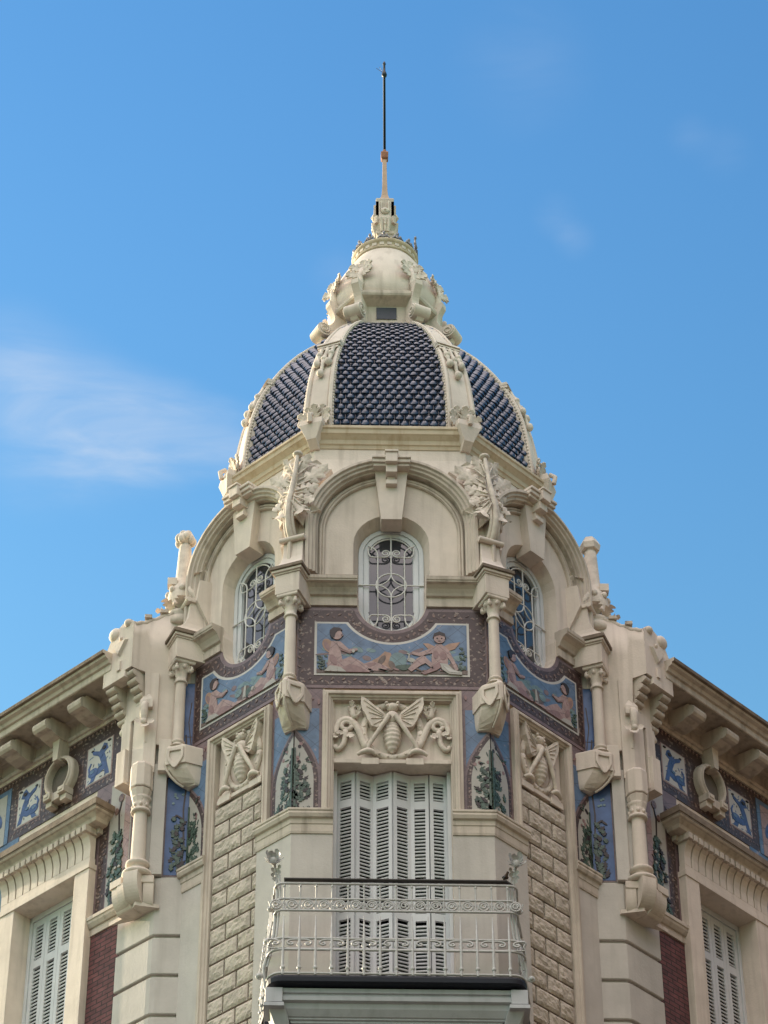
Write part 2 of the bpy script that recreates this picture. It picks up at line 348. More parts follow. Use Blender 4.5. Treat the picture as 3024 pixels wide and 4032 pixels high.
for nm, FM, hw in FACES:
    front = nm == 'front'
    # wall of the window storey, pierced by the long round-ended window
    mb = MB(FM)
    R0 = .875 if front else .775
    zc = 1.21 if front else 1.26
    outer = [(-hw, -.10), (hw, -.10), (hw, 1.0)]+[(min(hw, max(-hw, a)), b) for a, b in arc(0, zc, R0, 0, 180, 24)]+[(-hw, 1.0)]
    hole = win_loop(.385, .335, 1.06, .285)
    hole2 = win_loop(.325, .325, 1.03, .285)
    mb.plate(outer, [hole], -.02, 0, 0)
    mb.loft([[(a, 0, b) for a, b in hole], [(a, -.16, b) for a, b in hole2]], 0, caps=False)
    wall = mb.build('window_wall', 'cream', house)
    # deep hood over the arch
    mb = MB(FM)
    ar = [(-R0, .60)]+arc(0, zc, R0, 180, 0, 36)+[(R0, .60)]
    mb.sweep(ar, [(-.02, -.40), (0, -.40), (0, .17), (-.035, .175), (-.045, .15), (-.07, .15), (-.08, .125), (-.105, .125), (-.115, .09), (-.13, .085), (-.13, 0), (-.13, -.40)], 0)
    mb.build('hood_mould', 'cream2', wall, bevel=.004)
    # thin double roll on the field
    mb = MB(FM)
    Ri = .672 if front else .585
    ar = [(-Ri, .60)]+arc(0, zc-.02, Ri, 180, 0, 36)+[(Ri, .60)]
    mb.sweep(ar, [(0, -.01), (0, .02), (.008, .035), (.022, .038), (.03, .024), (.036, .036), (.05, .04), (.062, .028), (.062, -.01)], 0)
    mb.build('arch_roll', 'cream2', wall)
    # keystone with its little hanging blocks
    mb = MB(FM)
    def key(p, o0, o1): mb.loft([[(a, o0, b) for a, b in p], [(a, o1, b) for a, b in p]], 0)
    key([(-.105, 1.31), (.105, 1.31), (.175, 2.02), (-.175, 2.02)], -.10, .10)
    mb.sweep([(-.2, 0), (.2, 0)], [(2.02, -.02), (2.02, .19), (2.06, .19), (2.065, .215), (2.10, .215), (2.10, -.02)], 0) if 0 else None
    for z0, z1, hw_, o in ((1.95, 1.985, .185, .19), (1.985, 2.03, .195, .215), (2.03, 2.065, .20, .235)):
        mb.box(-hw_, hw_, 0, o, z0, z1)
    for z0, z1, hw_, o in ((1.735, 1.79, .058, .16), (1.79, 1.85, .042, .135), (1.85, 1.95, .058, .215), (1.95, 2.075, .062, .265), (2.075, 2.10, .07, .28)):
        mb.box(-hw_, hw_, .09, o, z0, z1)
    mb.build('keystone', 'cream', wall, bevel=.006)
    # moulded ledges either side of the window
    for sg in (-1, 1):
        mb = MB(FM)
        e0, e1 = sg*.345, sg*(hw-.02)
        prof = [(-.01, .235), (.035, .235), (.035, .325), (.022, .33), (.022, .352), (.05, .36), (.06, .385), (.085, .425), (.12, .452), (.155, .46), (.155, .475), (.165, .48), (.17, .515), (.165, .525), (.05, .545), (-.01, .55)]
        if not front and sg > 0: e1 = sg*(hw-.06)
        lps = []
        for t in (0, 1):
            u = e0+(e1-e0)*t
            lps.append([(u, a, b) for a, b in prof])
        mb.loft(lps, 0, mj=lambda j: 12 <= j <= 15)
        mb.build('window_ledge', ['cream2', 'grime'], wall, bevel=.004)
    # ---------------- window
    mb = MB(FM)
    o = -.155
    fo, f1, f2 = win_loop(.33, .33, 1.03, .285), win_loop(.285, .285, 1.03, .285), win_loop(.228, .228, 1.03, .285)
    L3 = lambda lp, oo: [(a, oo, b) for a, b in lp]
    mb.loft([L3(fo, o-.02), L3(fo, o+.03), L3(f1, o+.03), L3(f1, o+.012), L3(win_loop(.272, .272, 1.03, .285), o+.02), L3(f2, o+.02), L3(f2, o-.03)], 0, caps=False)
    for k in (-1, 1):
        mb.box(k*.226-.006, k*.226+.006, o-.02, o+.006, .3, 1.02)
    winf = mb.build('oval_window', 'frame', house, label=None)
    mb = MB(FM); g = win_loop(.235, .235, 1.03, .285)
    mb.add([(a, o-.012, b) for a, b in g], [tuple(range(len(g)))], 0)
    mb.build('glass', 'glass', winf)
    mb = MB(FM); g = win_loop(.36, .36, 1.03, .285)
    mb.add([(a, o-.09, b) for a, b in g], [tuple(range(len(g)))], 0)
    mb.build('dark_room', 'void', winf)
    # grille
    mb = MB(FM); og = -.115; r = .0085
    T = lambda p, rr=r, cl=False: mb.tube([(a, og, b) for a, b in p], rr, 6, closed=cl)
    zg = .615
    T([(0, 1.235), (0, zg+.152)]); T([(0, zg-.152), (0, -.02)])
    for k in (-1, 1):
        T(bez([(k*.235, 1.135), (k*.195, 1.10), (k*.135, 1.09), (k*.135, 1.00)], 8)+[(k*.135, .20)]+bez([(k*.135, .20), (k*.135, .10), (k*.19, .10), (k*.20, .075)], 8))
        T([(k*.33, zg), (k*.15, zg)])
        for zz, sg in ((.98, 1), (.235, -1)):
            T(bez([(k*.232, zz+.12*sg), (k*.235, zz), (k*.20, zz), (k*.17, zz)], 8)+[(k*.09, zz)]+bez([(k*.09, zz), (k*.02, zz), (k*.012, zz+.03*sg), (k*.012, zz+.07*sg)], 8))
            sp = []
            for i in range(25):
                q = i/24; a = (0 if k < 0 else pi)-k*sg*0+(-k)*sg*q*2*pi*1.4; rr = .042*(1-.72*q)
                sp.append((k*.055+rr*cos(a), zz+.052*sg+rr*sin(a)))
            T(sp, .0075)
    T([(.152*cos(2*pi*i/28), zg+.152*sin(2*pi*i/28)) for i in range(28)], r, True)
    for a in range(4):
        cx_, cz_ = .152*sqrt(2)*cos(pi/4+a*pi/2), .152*sqrt(2)*sin(pi/4+a*pi/2)
        T(arc(cx_, zg+cz_, .152, 180+a*90, 270+a*90, 10), .0075)
    rg = win_loop(.222, .222, 1.03, .235)
    T([p for p in rg if p[1] > .93 or p[1] < .28], .007) if 0 else None
    T(arc(0, 1.0, .218, 18, 162, 18), .008); T(arc(0, .235, .232, 205, 335, 18), .008)
    mb.build('grille', 'ironw', winf)

    # ---------------- painted band under the window
    mb = MB(FM)                            # materials by slot
    mats = ['maroon', 'mauve', 'white', 'blue', 'flesh', 'flesh2', 'peach', 'earth', 'hair', 'leafpaint', 'teal', 'vine', 'ivory']
    ix = {k: i for i, k in enumerate(mats)}
    def flat(poly, k, lay): mb.plate(poly, [], .0, .012+.0025*lay, ix[k], sides=True)
    def clip_scoop(r): return [p for p in arc(0, .285, r, 180, 360, 40)]
    # backing with the round notch of the window
    n = 26
    def notch(top, r, x0, bot):
        a0 = math.degrees(math.asin(max(-1, min(1, (top-.285)/r))))
        return [(-x0, bot), (x0, bot), (x0, top)]+arc(0, .285, r, a0, -180-a0, n)+[(-x0, top)]
    flat(notch(.232, .345, hw, -.775), 'mauve', 0)
    flat(notch(.185, .385, hw-.02, -.735), 'maroon', 1)
    xw = hw-.175 if front else hw-.107
    flat(notch(.035, .50, xw, -.625), 'white', 3)
    flat(notch(.012, .528, xw-.024, -.60), 'blue', 4)
    # running vine in the border
    def vine(x0, z0, x1, z1, k=5):
        L_ = hypot(x1-x0, z1-z0); nn = max(3, int(L_/.055))
        dx, dz = (x1-x0)/L_, (z1-z0)/L_
        for i in range(nn):
            q = (i+.5)/nn*L_
            sgn = 1 if i % 2 else -1
            cx_, cz_ = x0+dx*q-dz*sgn*.016, z0+dz*q+dx*sgn*.016
            flat(ellp(cx_, cz_, .022, .010, 8, rot=atan2(dz, dx)+sgn*.7), 'vine', 2+i % 2)
    vine(-hw+.05, -.685, hw-.05, -.685); vine(-hw+.045, -.60, -hw+.045, .12); vine(hw-.045, -.60, hw-.045, .12)
    vine(-hw+.1, .115, -.43, .115); vine(.43, .115, hw-.1, .115)
    for i in range(15):
        a = radians(200+i*10); flat(ellp(.443*cos(a), .285+.443*sin(a), .026, .014, 8, rot=a+(.5 if i % 2 else 2.2)), 'vine', 2+i % 2)
    # scene of seated winged children, a white bird and low ground
    zl = -.60
    xs = xw-.024
    flat([(-xs, zl), (xs, zl), (xs, zl+.05)]+[(xs-(2*xs)*i/14, zl+.045+.02*sin(i*2.3)) for i in range(1, 14)]+[(-xs, zl+.05)], 'earth', 5)
    def seated(cx_, k, s=1.0, seed=0):
        rn = random.Random(seed); lay = 6
        X = lambda a, b: (cx_+k*a*s, zl+.03+b*s)
        P = lambda pts, c, l_: flat([X(*p) for p in (pts if k > 0 else pts[::-1])], c, l_)
        E_ = lambda a, b, rx, rz, c, l_, rot=0: flat(ellp(*X(a, b), rx*s, rz*s, 14, rot*k), c, l_)
        E_(-.065, .28, .05, .085, 'peach', lay, .4); E_(-.075, .27, .022, .06, 'flesh2', lay+.5, .4)                       # wing
        P([(-.075, .0), (.02, -.01), (.075, .06), (.05, .2), (.035, .33), (-.035, .335), (-.06, .2)], 'flesh', lay+1)     # trunk
        P([(.0, .0), (.03, .10), (.14, .16), (.22, .11), (.33, .02), (.31, -.02), (.2, .05), (.13, .07), (.1, -.01)], 'flesh', lay+2)  # legs
        P([(.03, .0), (.13, .07), (.2, .05), (.31, -.02), (.1, -.02)], 'flesh2', lay+3)
        P([(.01, .31), (.04, .33), (.12, .24), (.2, .25), (.2, .225), (.12, .205), (.03, .26)], 'flesh', lay+3)            # arm
        P([(.03, .26), (.12, .205), (.2, .225), (.13, .19), (.04, .23)], 'flesh2', lay+2)
        E_(.012, .405, .05, .058, 'flesh', lay+4)                          # head
        P([(.055, .415), (.072, .395), (.052, .385)], 'flesh', lay+4)
        P([(-.05, .40), (-.055, .45), (-.02, .485), (.04, .48), (.06, .455), (.02, .445), (.0, .42), (-.01, .37), (-.035, .365)], 'hair', lay+5)
        E_(-.02, .12, .03, .06, 'flesh2', lay+2, .4)
        P([(-.1, -.015), (-.05, .05), (.05, .03), (.1, -.02)], 'ivory', lay+4)
    rn = random.Random(21 if front else 23)
    for i in range(26):                      # drifting paler and greyer glaze in the sky
        x_ = rn.uniform(-xs+.06, xs-.06); z_ = rn.uniform(zl+.08, -.30)
        if hypot(x_, z_-.285) < .56+.04: continue
        flat(ellp(x_, z_, rn.uniform(.03, .09), rn.uniform(.012, .035), 10, rn.uniform(-.5, .5)), rn.choice(['teal', 'teal', 'mauve']), 4.3+.02*i)
    s_ = 1.08 if front else 1.0
    seated(-xs+.17*s_, 1, s_, 3)
    if front:                                # the right-hand child faces the street, leaning on one arm
        cx_ = xs-.27; S_ = 1.08
        Q = lambda a, b: (cx_+a*S_, zl+.02+b*S_)
        P_ = lambda pts, c, l_: flat([Q(*p) for p in pts], c, l_)
        E2 = lambda a, b, rx, rz, c, l_, rot=0: flat(ellp(*Q(a, b), rx*S_, rz*S_, 14, rot), c, l_)
        P_([(.04, .30), (.09, .33), (.19, .35), (.14, .27), (.07, .24)], 'peach', 6); P_([(-.05, .30), (-.10, .33), (-.15, .33), (-.10, .26), (-.05, .24)], 'peach', 6)
        P_([(-.07, .05), (.07, .04), (.075, .16), (.06, .28), (.02, .32), (-.03, .32), (-.065, .27), (-.075, .15)], 'flesh', 7)
        P_([(.05, .29), (.08, .26), (.13, .14), (.17, .03), (.14, .02), (.10, .12), (.055, .2)], 'flesh', 8)
        P_([(-.06, .29), (-.10, .26), (-.19, .22), (-.25, .23), (-.25, .20), (-.18, .18), (-.06, .22)], 'flesh', 8)
        P_([(-.07, .10), (-.15, .19), (-.21, .15), (-.29, .03), (-.26, .0), (-.18, .07), (-.13, .10), (-.06, .03)], 'flesh', 9)
        P_([(-.05, .08), (.0, .12), (.05, .09), (-.03, .02), (-.14, -.03), (-.17, -.01), (-.1, .03)], 'flesh2', 9)
        P_([(.0, .10), (.07, .09), (.12, .03), (.20, .0), (.20, -.03), (.08, -.02), (.02, .03)], 'ivory', 10); P_([(.03, .07), (.10, .03), (.18, -.01), (.08, .0)], 'white', 11)
        E2(.03, .19, .03, .05, 'flesh2', 8); E2(-.035, .2, .025, .045, 'flesh2', 8); E2(.12, .07, .045, .04, 'earth', 7)
        E2(.0, .385, .052, .056, 'flesh', 9); P_([(-.06, .39), (-.05, .44), (.0, .465), (.05, .44), (.06, .385), (.04, .41), (.0, .425), (-.04, .41)], 'hair', 10)
        for a in (-.02, .02): E2(a, .385, .007, .005, 'hair', 11)
        E2(.0, .355, .012, .005, 'flesh2', 11)
        flat([(-.34, zl+.05), (-.13, zl+.20), (-.07, zl+.27), (-.01, zl+.25), (.02, zl+.05)], 'peach', 6)
        flat([(-.45, zl+.03), (-.3, zl+.10), (-.2, zl+.15), (-.06, zl+.09), (.0, zl+.03)], 'flesh', 7)
        flat(ellp(-.24, zl+.09, .09, .025, 10, .35), 'flesh2', 7.5); flat(ellp(-.10, zl+.16, .03, .07, 10, -.5), 'earth', 6.5)
        flat(ellp(.06, zl+.16, .085, .10, 16), 'teal', 6.2); flat(ellp(.12, zl+.08, .12, .03, 12, .1), 'leafpaint', 6.6); flat(ellp(.0, zl+.10, .03, .06, 10, .4), 'earth', 6.7)
        flat(ellp(.19, zl+.165, .045, .026, 12, -.3), 'ivory', 8); flat([(.155, zl+.17), (.17, zl+.18), (.175, zl+.235), (.15, zl+.25), (.143, zl+.24), (.162, zl+.23)], 'ivory', 9)
        for a in (.185, .205): flat([(a, zl+.145), (a+.006, zl+.145), (a+.004, zl+.06), (a-.002, zl+.06)], 'ivory', 8)
        flat(ellp(-xs+.36, zl+.26, .015, .022, 8), 'ivory', 12)
    else:
        seated(xs-.20*s_, -1, s_*.95, 5)
        flat(ellp(.02, zl+.12, .09, .08, 14), 'earth', 6); flat(ellp(.10, zl+.10, .06, .05, 12), 'leafpaint', 7); flat(ellp(-.06, zl+.15, .05, .05, 12), 'teal', 7)
        flat([(.0, zl+.03), (.03, zl+.20), (.05, zl+.19), (.05, zl+.03)], 'ivory', 8); flat(ellp(.16, zl+.09, .03, .05, 10, .5), 'ivory', 8)
        flat([(-.16, zl+.02), (-.08, zl+.06), (.02, zl+.03), (.1, zl+.02)], 'flesh', 9)
    rn = random.Random(11)
    for k in (-1, 1):
        for i in range(16):
            flat(ellp(k*(xs-.02-.07*rn.random()), zl+.04+.30*rn.random()*(1 if k > 0 else .55), .022, .011, 7, rn.random()*3), 'leafpaint', 6+i % 3)
        for i in range(10): flat(ellp(rn.uniform(-xs+.1, xs-.1), zl+.03+.02*rn.random(), .035, .012, 7, rn.uniform(-.5, .5)), rn.choice(['earth', 'flesh2', 'leafpaint', 'hair']), 8)
    mb.build('painted_tile_panel', mats, house, label=('blue tile painting of two seated winged children with a white bird' if front else ('blue tile painting of winged children on the left tower face' if nm == 'left' else 'blue tile painting of winged children on the right tower face')))

    # ---------------- wall below, bee relief
    mb = MB(FM)
    zt = -.775
    fin = .56 if front else .33            # half width of the opening / block panel
    fo_ = .675 if front else .445
    mb.box(-hw, -fo_+.02, -.3, -.002, ZB, zt); mb.box(fo_-.02, hw, -.3, -.002, ZB, zt)
    mb.box(-fo_+.02, fo_-.02, -.3, -.05, -1.64 if front else ZB, zt)
    lw = mb.build('storey_wall', 'mauve' if 0 else 'cream', house)
    # frame of mouldings
    mb = MB(FM)
    jz = -2.30 if front else None
    fp = [(0, -.06), (0, .05), (-.03, .055), (-.035, .07), (-.055, .07), (-.06, .05), (-.08, .045), (-.085, .03), (-.10, .025), (-.10, -.06)]
    if front: path = [(-fo_, jz), (-fo_, -.825), (fo_, -.825), (fo_, jz)]
    elif nm == 'left' or nm == 'right':
        path = [(-fo_-.015, ZB), (-fo_-.015, -.83), (fo_-.03, -.83), (fo_-.03, -2.30)]
    mb.sweep(path, fp, 0)
    relief = mb.build('relief_panel', 'cream2', house, bevel=.003, label={'front': 'carved bee with scrolls over the shuttered balcony door', 'left': 'carved bee over the rusticated blocks left of the balcony', 'right': 'carved bee over the rusticated blocks right of the balcony'}[nm])
    mb = MB(FM)
    zs0, zs1 = -1.66, -.90
    mb.box(-fin-.02, fin+.02, -.20, -.035, zs0+.012, zs1+.03)
    mb.box(-fin+.0, fin-.0, -.03, .01, zs0, zs0+.045)
    for k in (-1, 1): mb.box(k*.215-.085*1, k*.215+.085, .01, .028, zs0-.025, zs0+.05)
    mb.build('relief_ground', 'cream', relief, bevel=.004)
    # the bee
    mb = MB(FM); ob = -.02; kx = 1.0 if front else .82
    mb.ell((0, ob+.03, -1.005), (.058, .05, .05), 14, 10)
    for k in (-1, 1):
        mb.ell((k*.055*kx, ob+.05, -.96), (.018, .02, .018), 8, 6); mb.tube([(k*.03*kx, ob+.06, -.98), (k*.055*kx, ob+.05, -.962)], .008, 5)
        mb.ell((k*.048*kx, ob+.055, -1.0), (.02, .02, .018), 8, 6)
    mb.ell((0, ob+.02, -1.135), (.075, .07, .085), 16, 10)
    prof = []
    for i in range(33):                     # ringed abdomen
        q = i/32; z = -1.20-.34*q; rr = .086*sin(pi*(.17+.80*q))**.7+.005*sin(q*7*2*pi)
        prof.append((max(rr, .004), z))
    mb.loft([[(r_*cos(2*pi*j/16), ob+.02+r_*.9*sin(2*pi*j/16), z) for j in range(16)] for r_, z in prof], 0, True)
    for k in (-1, 1):
        W = [(k*a*kx, b) for a, b in [(.04, -1.16), (.09, -1.06), (.17, -1.0), (.245, -.93), (.30, -.905), (.305, -.99), (.29, -1.06), (.255, -1.12), (.24, -1.17), (.20, -1.245), (.15, -1.255), (.11, -1.235), (.07, -1.20)]]
        mb.loft([[(a, ob-.02, b) for a, b in W], [(a, ob+.035+.05*min(1, abs(a)*3), b) for a, b in W]], 0)
        for i in range(5):
            q = i/4; tx, tz = (.295-.10*q)*kx, -.95-.28*q
            mb.tube([(k*.085*kx, ob+.052, -1.10-.06*q), (k*tx*.93, ob+.040+.05*min(1, tx*3), tz)], .005, 5)
        mb.tube([(k*.03*kx, ob+.09, -1.14), (k*.11*kx, ob+.09, -1.28), (k*.22*kx, ob+.06, -1.46), (k*.245*kx, ob+.05, -1.54)], lambda q: .026-.006*q, 8)
        mb.tube(bez([(k*.16*kx, ob+.05, -1.575), (k*.2*kx, ob+.07, -1.53), (k*.26*kx, ob+.07, -1.53), (k*.335*kx, ob+.05, -1.58)], 8), lambda q: .016+.014*sin(pi*q), 6)
    mb.build('bee', 'carve', relief)
    mb = MB(FM)                             # beaded ring and scrolls behind it
    rx = .275*kx
    mb.tube([(rx*cos(2*pi*i/40), ob, -1.27+.31*sin(2*pi*i/40)) for i in range(40)], .032, 6, flat=(.7, 1), closed=True)
    for i in range(40):
        if i % 2: mb.ell((rx*cos(2*pi*i/40), ob+.022, -1.27+.31*sin(2*pi*i/40)), (.010, .008, .010), 6, 4)
    if front:
        for k in (-1, 1):
            mb.tube([(k*a, ob+.01, b) for a, b in bez([(.24, -1.50), (.33, -1.30), (.33, -1.12), (.42, -1.09), (.53, -1.08), (.55, -1.24), (.54, -1.33)], 18)], lambda q: .034-.012*q, 6, flat=(.8, 1))
            mb.tube([(k*a, ob+.01, b) for a, b in bez([(.36, -1.13), (.40, -1.02), (.38, -1.0), (.36, -.98)], 8)], lambda q: .028, 6)
            mb.leaf((k*.40, ob+.01, -1.06), (k*-.1, .1, 1), (0, 1, 0), .13, .035, .5, 2); mb.leaf((k*.34, ob+.02, -1.10), (-k*.3, .1, 1), (0, 1, 0), .11, .03, .4, 2)
            mb.leaf((k*.43, ob+.01, -1.02), (-k*.9, .1, .4), (0, 1, 0), .09, .03, .4, 2)
            mb.tube([(k*.44+.048*cos(2*pi*i/14), ob+.01, -1.215+.048*sin(2*pi*i/14)) for i in range(14)], .019, 6, closed=True)
            mb.tube([(k*a, ob+.01, b) for a, b in bez([(.45, -1.27), (.45, -1.36), (.46, -1.42), (.47, -1.50), (.55, -1.53), (.55, -1.45)], 12)], lambda q: .024-.006*q, 6)
            mb.leaf((k*.44, ob+.01, -1.30), (-k*.6, .1, -.8), (0, 1, 0), .12, .04, .5, 2); mb.leaf((k*.46, ob+.01, -1.30), (k*.9, .1, -.25), (0, 1, 0), .11, .03, .5, 2)
            mb.leaf((k*.54, ob+.01, -1.30), (k*.1, .1, -1), (0, 1, 0), .10, .035, .5, 2)
    mb.build('scrollwork', 'carve', relief, solid=.012)
    if not front:
        # courses of pitted blocks under the relief
        mb = MB(FM); rn = random.Random(4 if nm == 'left' else 9)
        ch = .196; z = -1.70; row = 0
        while z > -6.2:
            offs = (0, .5)[row % 2]
            edges = [-fin-.03]+[-.33+.02+.335*(j+offs) for j in range(0, 3) if -.29 < -.33+.02+.335*(j+offs) < .23]+[fin-.035]
            for a, b in zip(edges[:-1], edges[1:]):
                x0, x1, z1, z0 = a+.010, b-.010, z-.011, z-ch+.011
                nx, nz_ = max(3, int((x1-x0)/.03)), 6
                rows = []
                for j in range(nz_+1):
                    rw = []
                    for i in range(nx+1):
                        ed = (i in (0, nx)) or (j in (0, nz_))
                        rw.append((x0+(x1-x0)*i/nx, (.004 if ed else .019)+(0 if ed else rn.uniform(-.008, .007)), z0+(z1-z0)*j/nz_))
                    rows.append(rw)
                mb.loft(rows, 0, False, closed=False)
                mb.loft([[(x0, -.05, z0), (x1, -.05, z0), (x1, -.05, z1), (x0, -.05, z1)], [(x0, 0, z0), (x1, 0, z0), (x1, 0, z1), (x0, 0, z1)]], 0)
            z -= ch; row += 1
        mb.build('block_courses', 'rough', lw)
        mb = MB(FM); mb.box(-fin-.04, fin-.02, -.06, -.022, ZB, -1.66); mb.build('block_joints', 'mortar', lw)

# ------------------------------------------------------------------ corners: piers, lancets, columns, consoles
def face_sides(ci):
    # for corner ci: the two face frames that meet there with the sign of u at the corner
    return {0: [(FF, -1, HWF), (FL, 1, HWS)], 1: [(FF, 1, HWF), (FR, 1, HWS)], 2: [(FL, -1, HWS)], 3: [(FR, -1, HWS)]}[ci]
for ci, CM in enumerate(CORNERS):
    inner = ci < 2
    # plain pier wrapped round the corner, with a moulded cap. plan path goes from left to right as seen from outside
    if inner:
        w1, w2 = .445, .375                 # width on diagonal face, on front face
        d = V((-.923, .385))
        th = radians(22.5)
        pa = [(-w1*cos(th), -w1*sin(th)), (0, 0), (w2*cos(th), -w2*sin(th))]
        if ci == 1: pass
    else:
        th = radians(22.5)
        pa = [(-.10, -.04), (0, 0), (.32*cos(th), -.32*sin(th))]
    # MIR already mirrors right-hand corners, so paths are written for the left ones
    mb = MB(CM)
    def wrap(prof, m=0): mb.sweep(pa, prof, m, plan=True)
    wrap([(-.05, ZB), (.035, ZB), (.035, -2.48), (-.05, -2.48)])
    pier = mb.build('corner_pier', 'pale', house)
    mb = MB(CM)
    wrap([(-.05, -2.50), (.045, -2.50), (.05, -2.475), (.05, -2.40), (.058, -2.395), (.062, -2.345), (.085, -2.335), (.098, -2.30), (.092, -2.275), (.102, -2.268), (.102, -2.245), (.03, -2.215), (-.05, -2.21)])
    mb.build('pier_cap', 'cream2', pier, bevel=.003)
    # pointed painted panel folded round the corner
    mats = ['mauve', 'blue', 'maroon', 'ivory', 'leafpaint', 'hair', 'vine', 'flesh2']
    mb = MB(); mb_ = mb
    for FM, sg, hw in face_sides(ci):
        mb.M = FM
        wd = hw-(.675 if FM is FF else .42) if inner else .27
        U = lambda a: sg*(hw-a)             # a = distance from the corner
        fl = lambda pts, k, lay: mb.plate([(U(a), b) for a, b in pts], [], -.004, .004+.0025*lay, k)
        wd += .0
        fl(rect(-.0, wd, -2.24, -.775), 0, 0)
        fl(rect(.0, wd-.03, -1.9, -1.02), 1, 1)
        def lanc(wb, zt): return [(0, -2.24), (wb, -2.24), (wb, -1.86)]+[(wb*(1-(i/8)**1.9), -1.86+(zt+1.86)*i/8) for i in range(1, 8)]+[(0, zt)]
        fl(lanc(wd-.005, -1.26), 0, 2); fl(lanc(wd-.03, -1.295), 2, 3); fl(lanc(wd-.075, -1.36), 3, 4)
        rn = random.Random(31+ci*7+(1 if FM is FF else 0))
        for i in range(10): fl(ellp(wd-.0525, -2.2+i*.052, .008, .010, 6), 6, 4)
        for i in range(40):                  # painted thistle leaves
            q = rn.random(); zz = -2.22+.52*q; a = (wd-.09)*rn.random()*(1-.45*q)
            rot = rn.uniform(.5, 2.6)
            fl(leafp(max(a, .02), zz, .055*(1-.3*q), .022, rot), 4 if rn.random() < .75 else 5, 5+i % 4)
        fl([(.0, -2.2), (.022, -2.2), (.014, -1.5), (.0, -1.5)], 4, 8)
        for i in range(6): fl(ellp(.02+(wd-.13)*rn.random(), -1.72+.28*rn.random(), .018, .022, 7), 5 if i % 2 else 7, 5)
        for i in range(5): fl(ellp(.03+(wd-.14)*rn.random(), -1.75+.3*rn.random(), .03, .006, 6, rn.random()*3), 4, 6)
        for i in range(5): fl(ellp(wd*rn.random()*.8+.02, -.98+.12*rn.random(), .035, .014, 7, rn.random()*3), 7, 3)
    mb.build('lancet_tile_panel', mats, house)

    # engaged column on its corbel
    mb = MB(CM); c = (0, .162, 0)
    mb.lathe([(.056, -.74), (.058, -.70), (.053, -.2), (.052, -.03)], c, 20)
    col = mb.build('column', 'cream', house)
    mb = MB(CM)
    mb.lathe([(.0, -.03), (.066, -.03), (.07, -.018), (.066, -.005), (.055, .0), (.056, .05), (.068, .11), (.095, .165), (.10, .18), (0, .18)], c, 20)
    for k in range(4):
        a = pi/4+k*pi/2
        x, y = c[0]+.098*cos(a), c[1]+.098*sin(a)
        mb.tube([(c[0]+.055*cos(a), c[1]+.055*sin(a), .10)]+[(c[0]+(.098+.022*sin(t))*cos(a), c[1]+(.098+.022*sin(t))*sin(a), .135+.03*cos(t)) for t in [0+i*.6 for i in range(9)]], .014, 6)
        mb.ell((x+.012*cos(a), y+.012*sin(a), .115), (.026, .026, .028), 8, 6)
        a2 = k*pi/2; mb.ell((c[0]+.078*cos(a2), c[1]+.078*sin(a2), .15), (.022, .022, .03), 8, 6)
    mb.poly_lathe([(.145, .18), (.155, .19), (.155, .215)], c, 4, pi/4)
    mb.build('capital', 'carve', col)
    mb = MB(CM)
    mb.lathe([(0, -.745), (.066, -.745), (.072, -.76), (.066, -.775), (.058, -.78), (.062, -.80), (.085, -.815), (.10, -.83), (.0, -.84)], c, 20)
    def kite(w_, f, s_, z): return [(-w_, -.06, z), (-w_, s_, z), (-.02, f, z), (.02, f, z), (w_, s_, z), (w_, -.06, z)]
    mb.loft([kite(.07, .24, .15, -.805), kite(.14, .275, .14, -.855), kite(.15, .285, .13, -.87), kite(.15, .285, .13, -1.07)], 0)
    mb.loft([kite(.135, .262, .11, -1.07), kite(.135, .24, .10, -1.12), kite(.132, .19, .06, -1.18), kite(.128, .12, .02, -1.235), kite(.12, .05, .0, -1.27), kite(.11, .02, 0, -1.285)], 0)
    for k in (-1, 1):                        # raised shields on both cheeks
        for (p, q) in (((.15*k, .135), (.022*k, .288)),):
            dx, dy = q[0]-p[0], q[1]-p[1]; ll = hypot(dx, dy); nx, ny = (-dy/ll*(-k), dx/ll*(-k)) if k < 0 else (dy/ll*1, -dx/ll*1)
            if ny < 0: nx, ny = -nx, -ny
            out = [(.06, -.885), (.94, -.885), (.94, -1.0), (.8, -1.06), (.62, -1.115), (.5, -1.13), (.38, -1.115), (.2, -1.06), (.06, -1.0)]
            for i in range(2):
                sc_ = (1, .62)[i]; dd = (.014, .006)[i]
                o2 = [(.5+(a-.5)*sc_, -.985+(b+.985)*sc_) for a, b in out]
                if i == 0:
                    inn = [(.5+(a-.5)*.66, -.985+(b+.985)*.62) for a, b in out]
                    mb.loft([[(p[0]+dx*a+nx*.0, p[1]+dy*a+ny*.0, b) for a, b in o2], [(p[0]+dx*a+nx*dd, p[1]+dy*a+ny*dd, b) for a, b in o2], [(p[0]+dx*a+nx*dd, p[1]+dy*a+ny*dd, b) for a, b in inn], [(p[0]+dx*a, p[1]+dy*a, b) for a, b in inn]], 0, caps=False)
    mb.tube([(0, .285, -1.05), (0, .268, -1.11), (0, .22, -1.18), (0, .155, -1.235), (0, .08, -1.27)], .014, 6)
    mb.build('corbel', 'cream', col, bevel=.005)

    # entablature block, curved console and acanthus
    mb = MB(CM)
    mb.box(-.13, .13, -.05, .275, .215, .455)
    for z0, z1, e in ((.455, .475, .012), (.475, .505, .03), (.505, .545, .048), (.545, .56, .03)): mb.box(-.13-e, .13+e, -.05, .275+e, z0, z1, 1 if z0 > .5 else 0)
    fl_ = [(.56, .165, .30), (.585, .15, .275), (.62, .132, .235), (.68, .118, .19), (.76, .11, .16), (.86, .105, .145), (.96, .105, .14), (.99, .10, .11)]
    mb.loft([[(-h, -.1, z), (h, -.1, z), (h, o_, z), (-h, o_, z)] for z, h, o_ in fl_], 0)
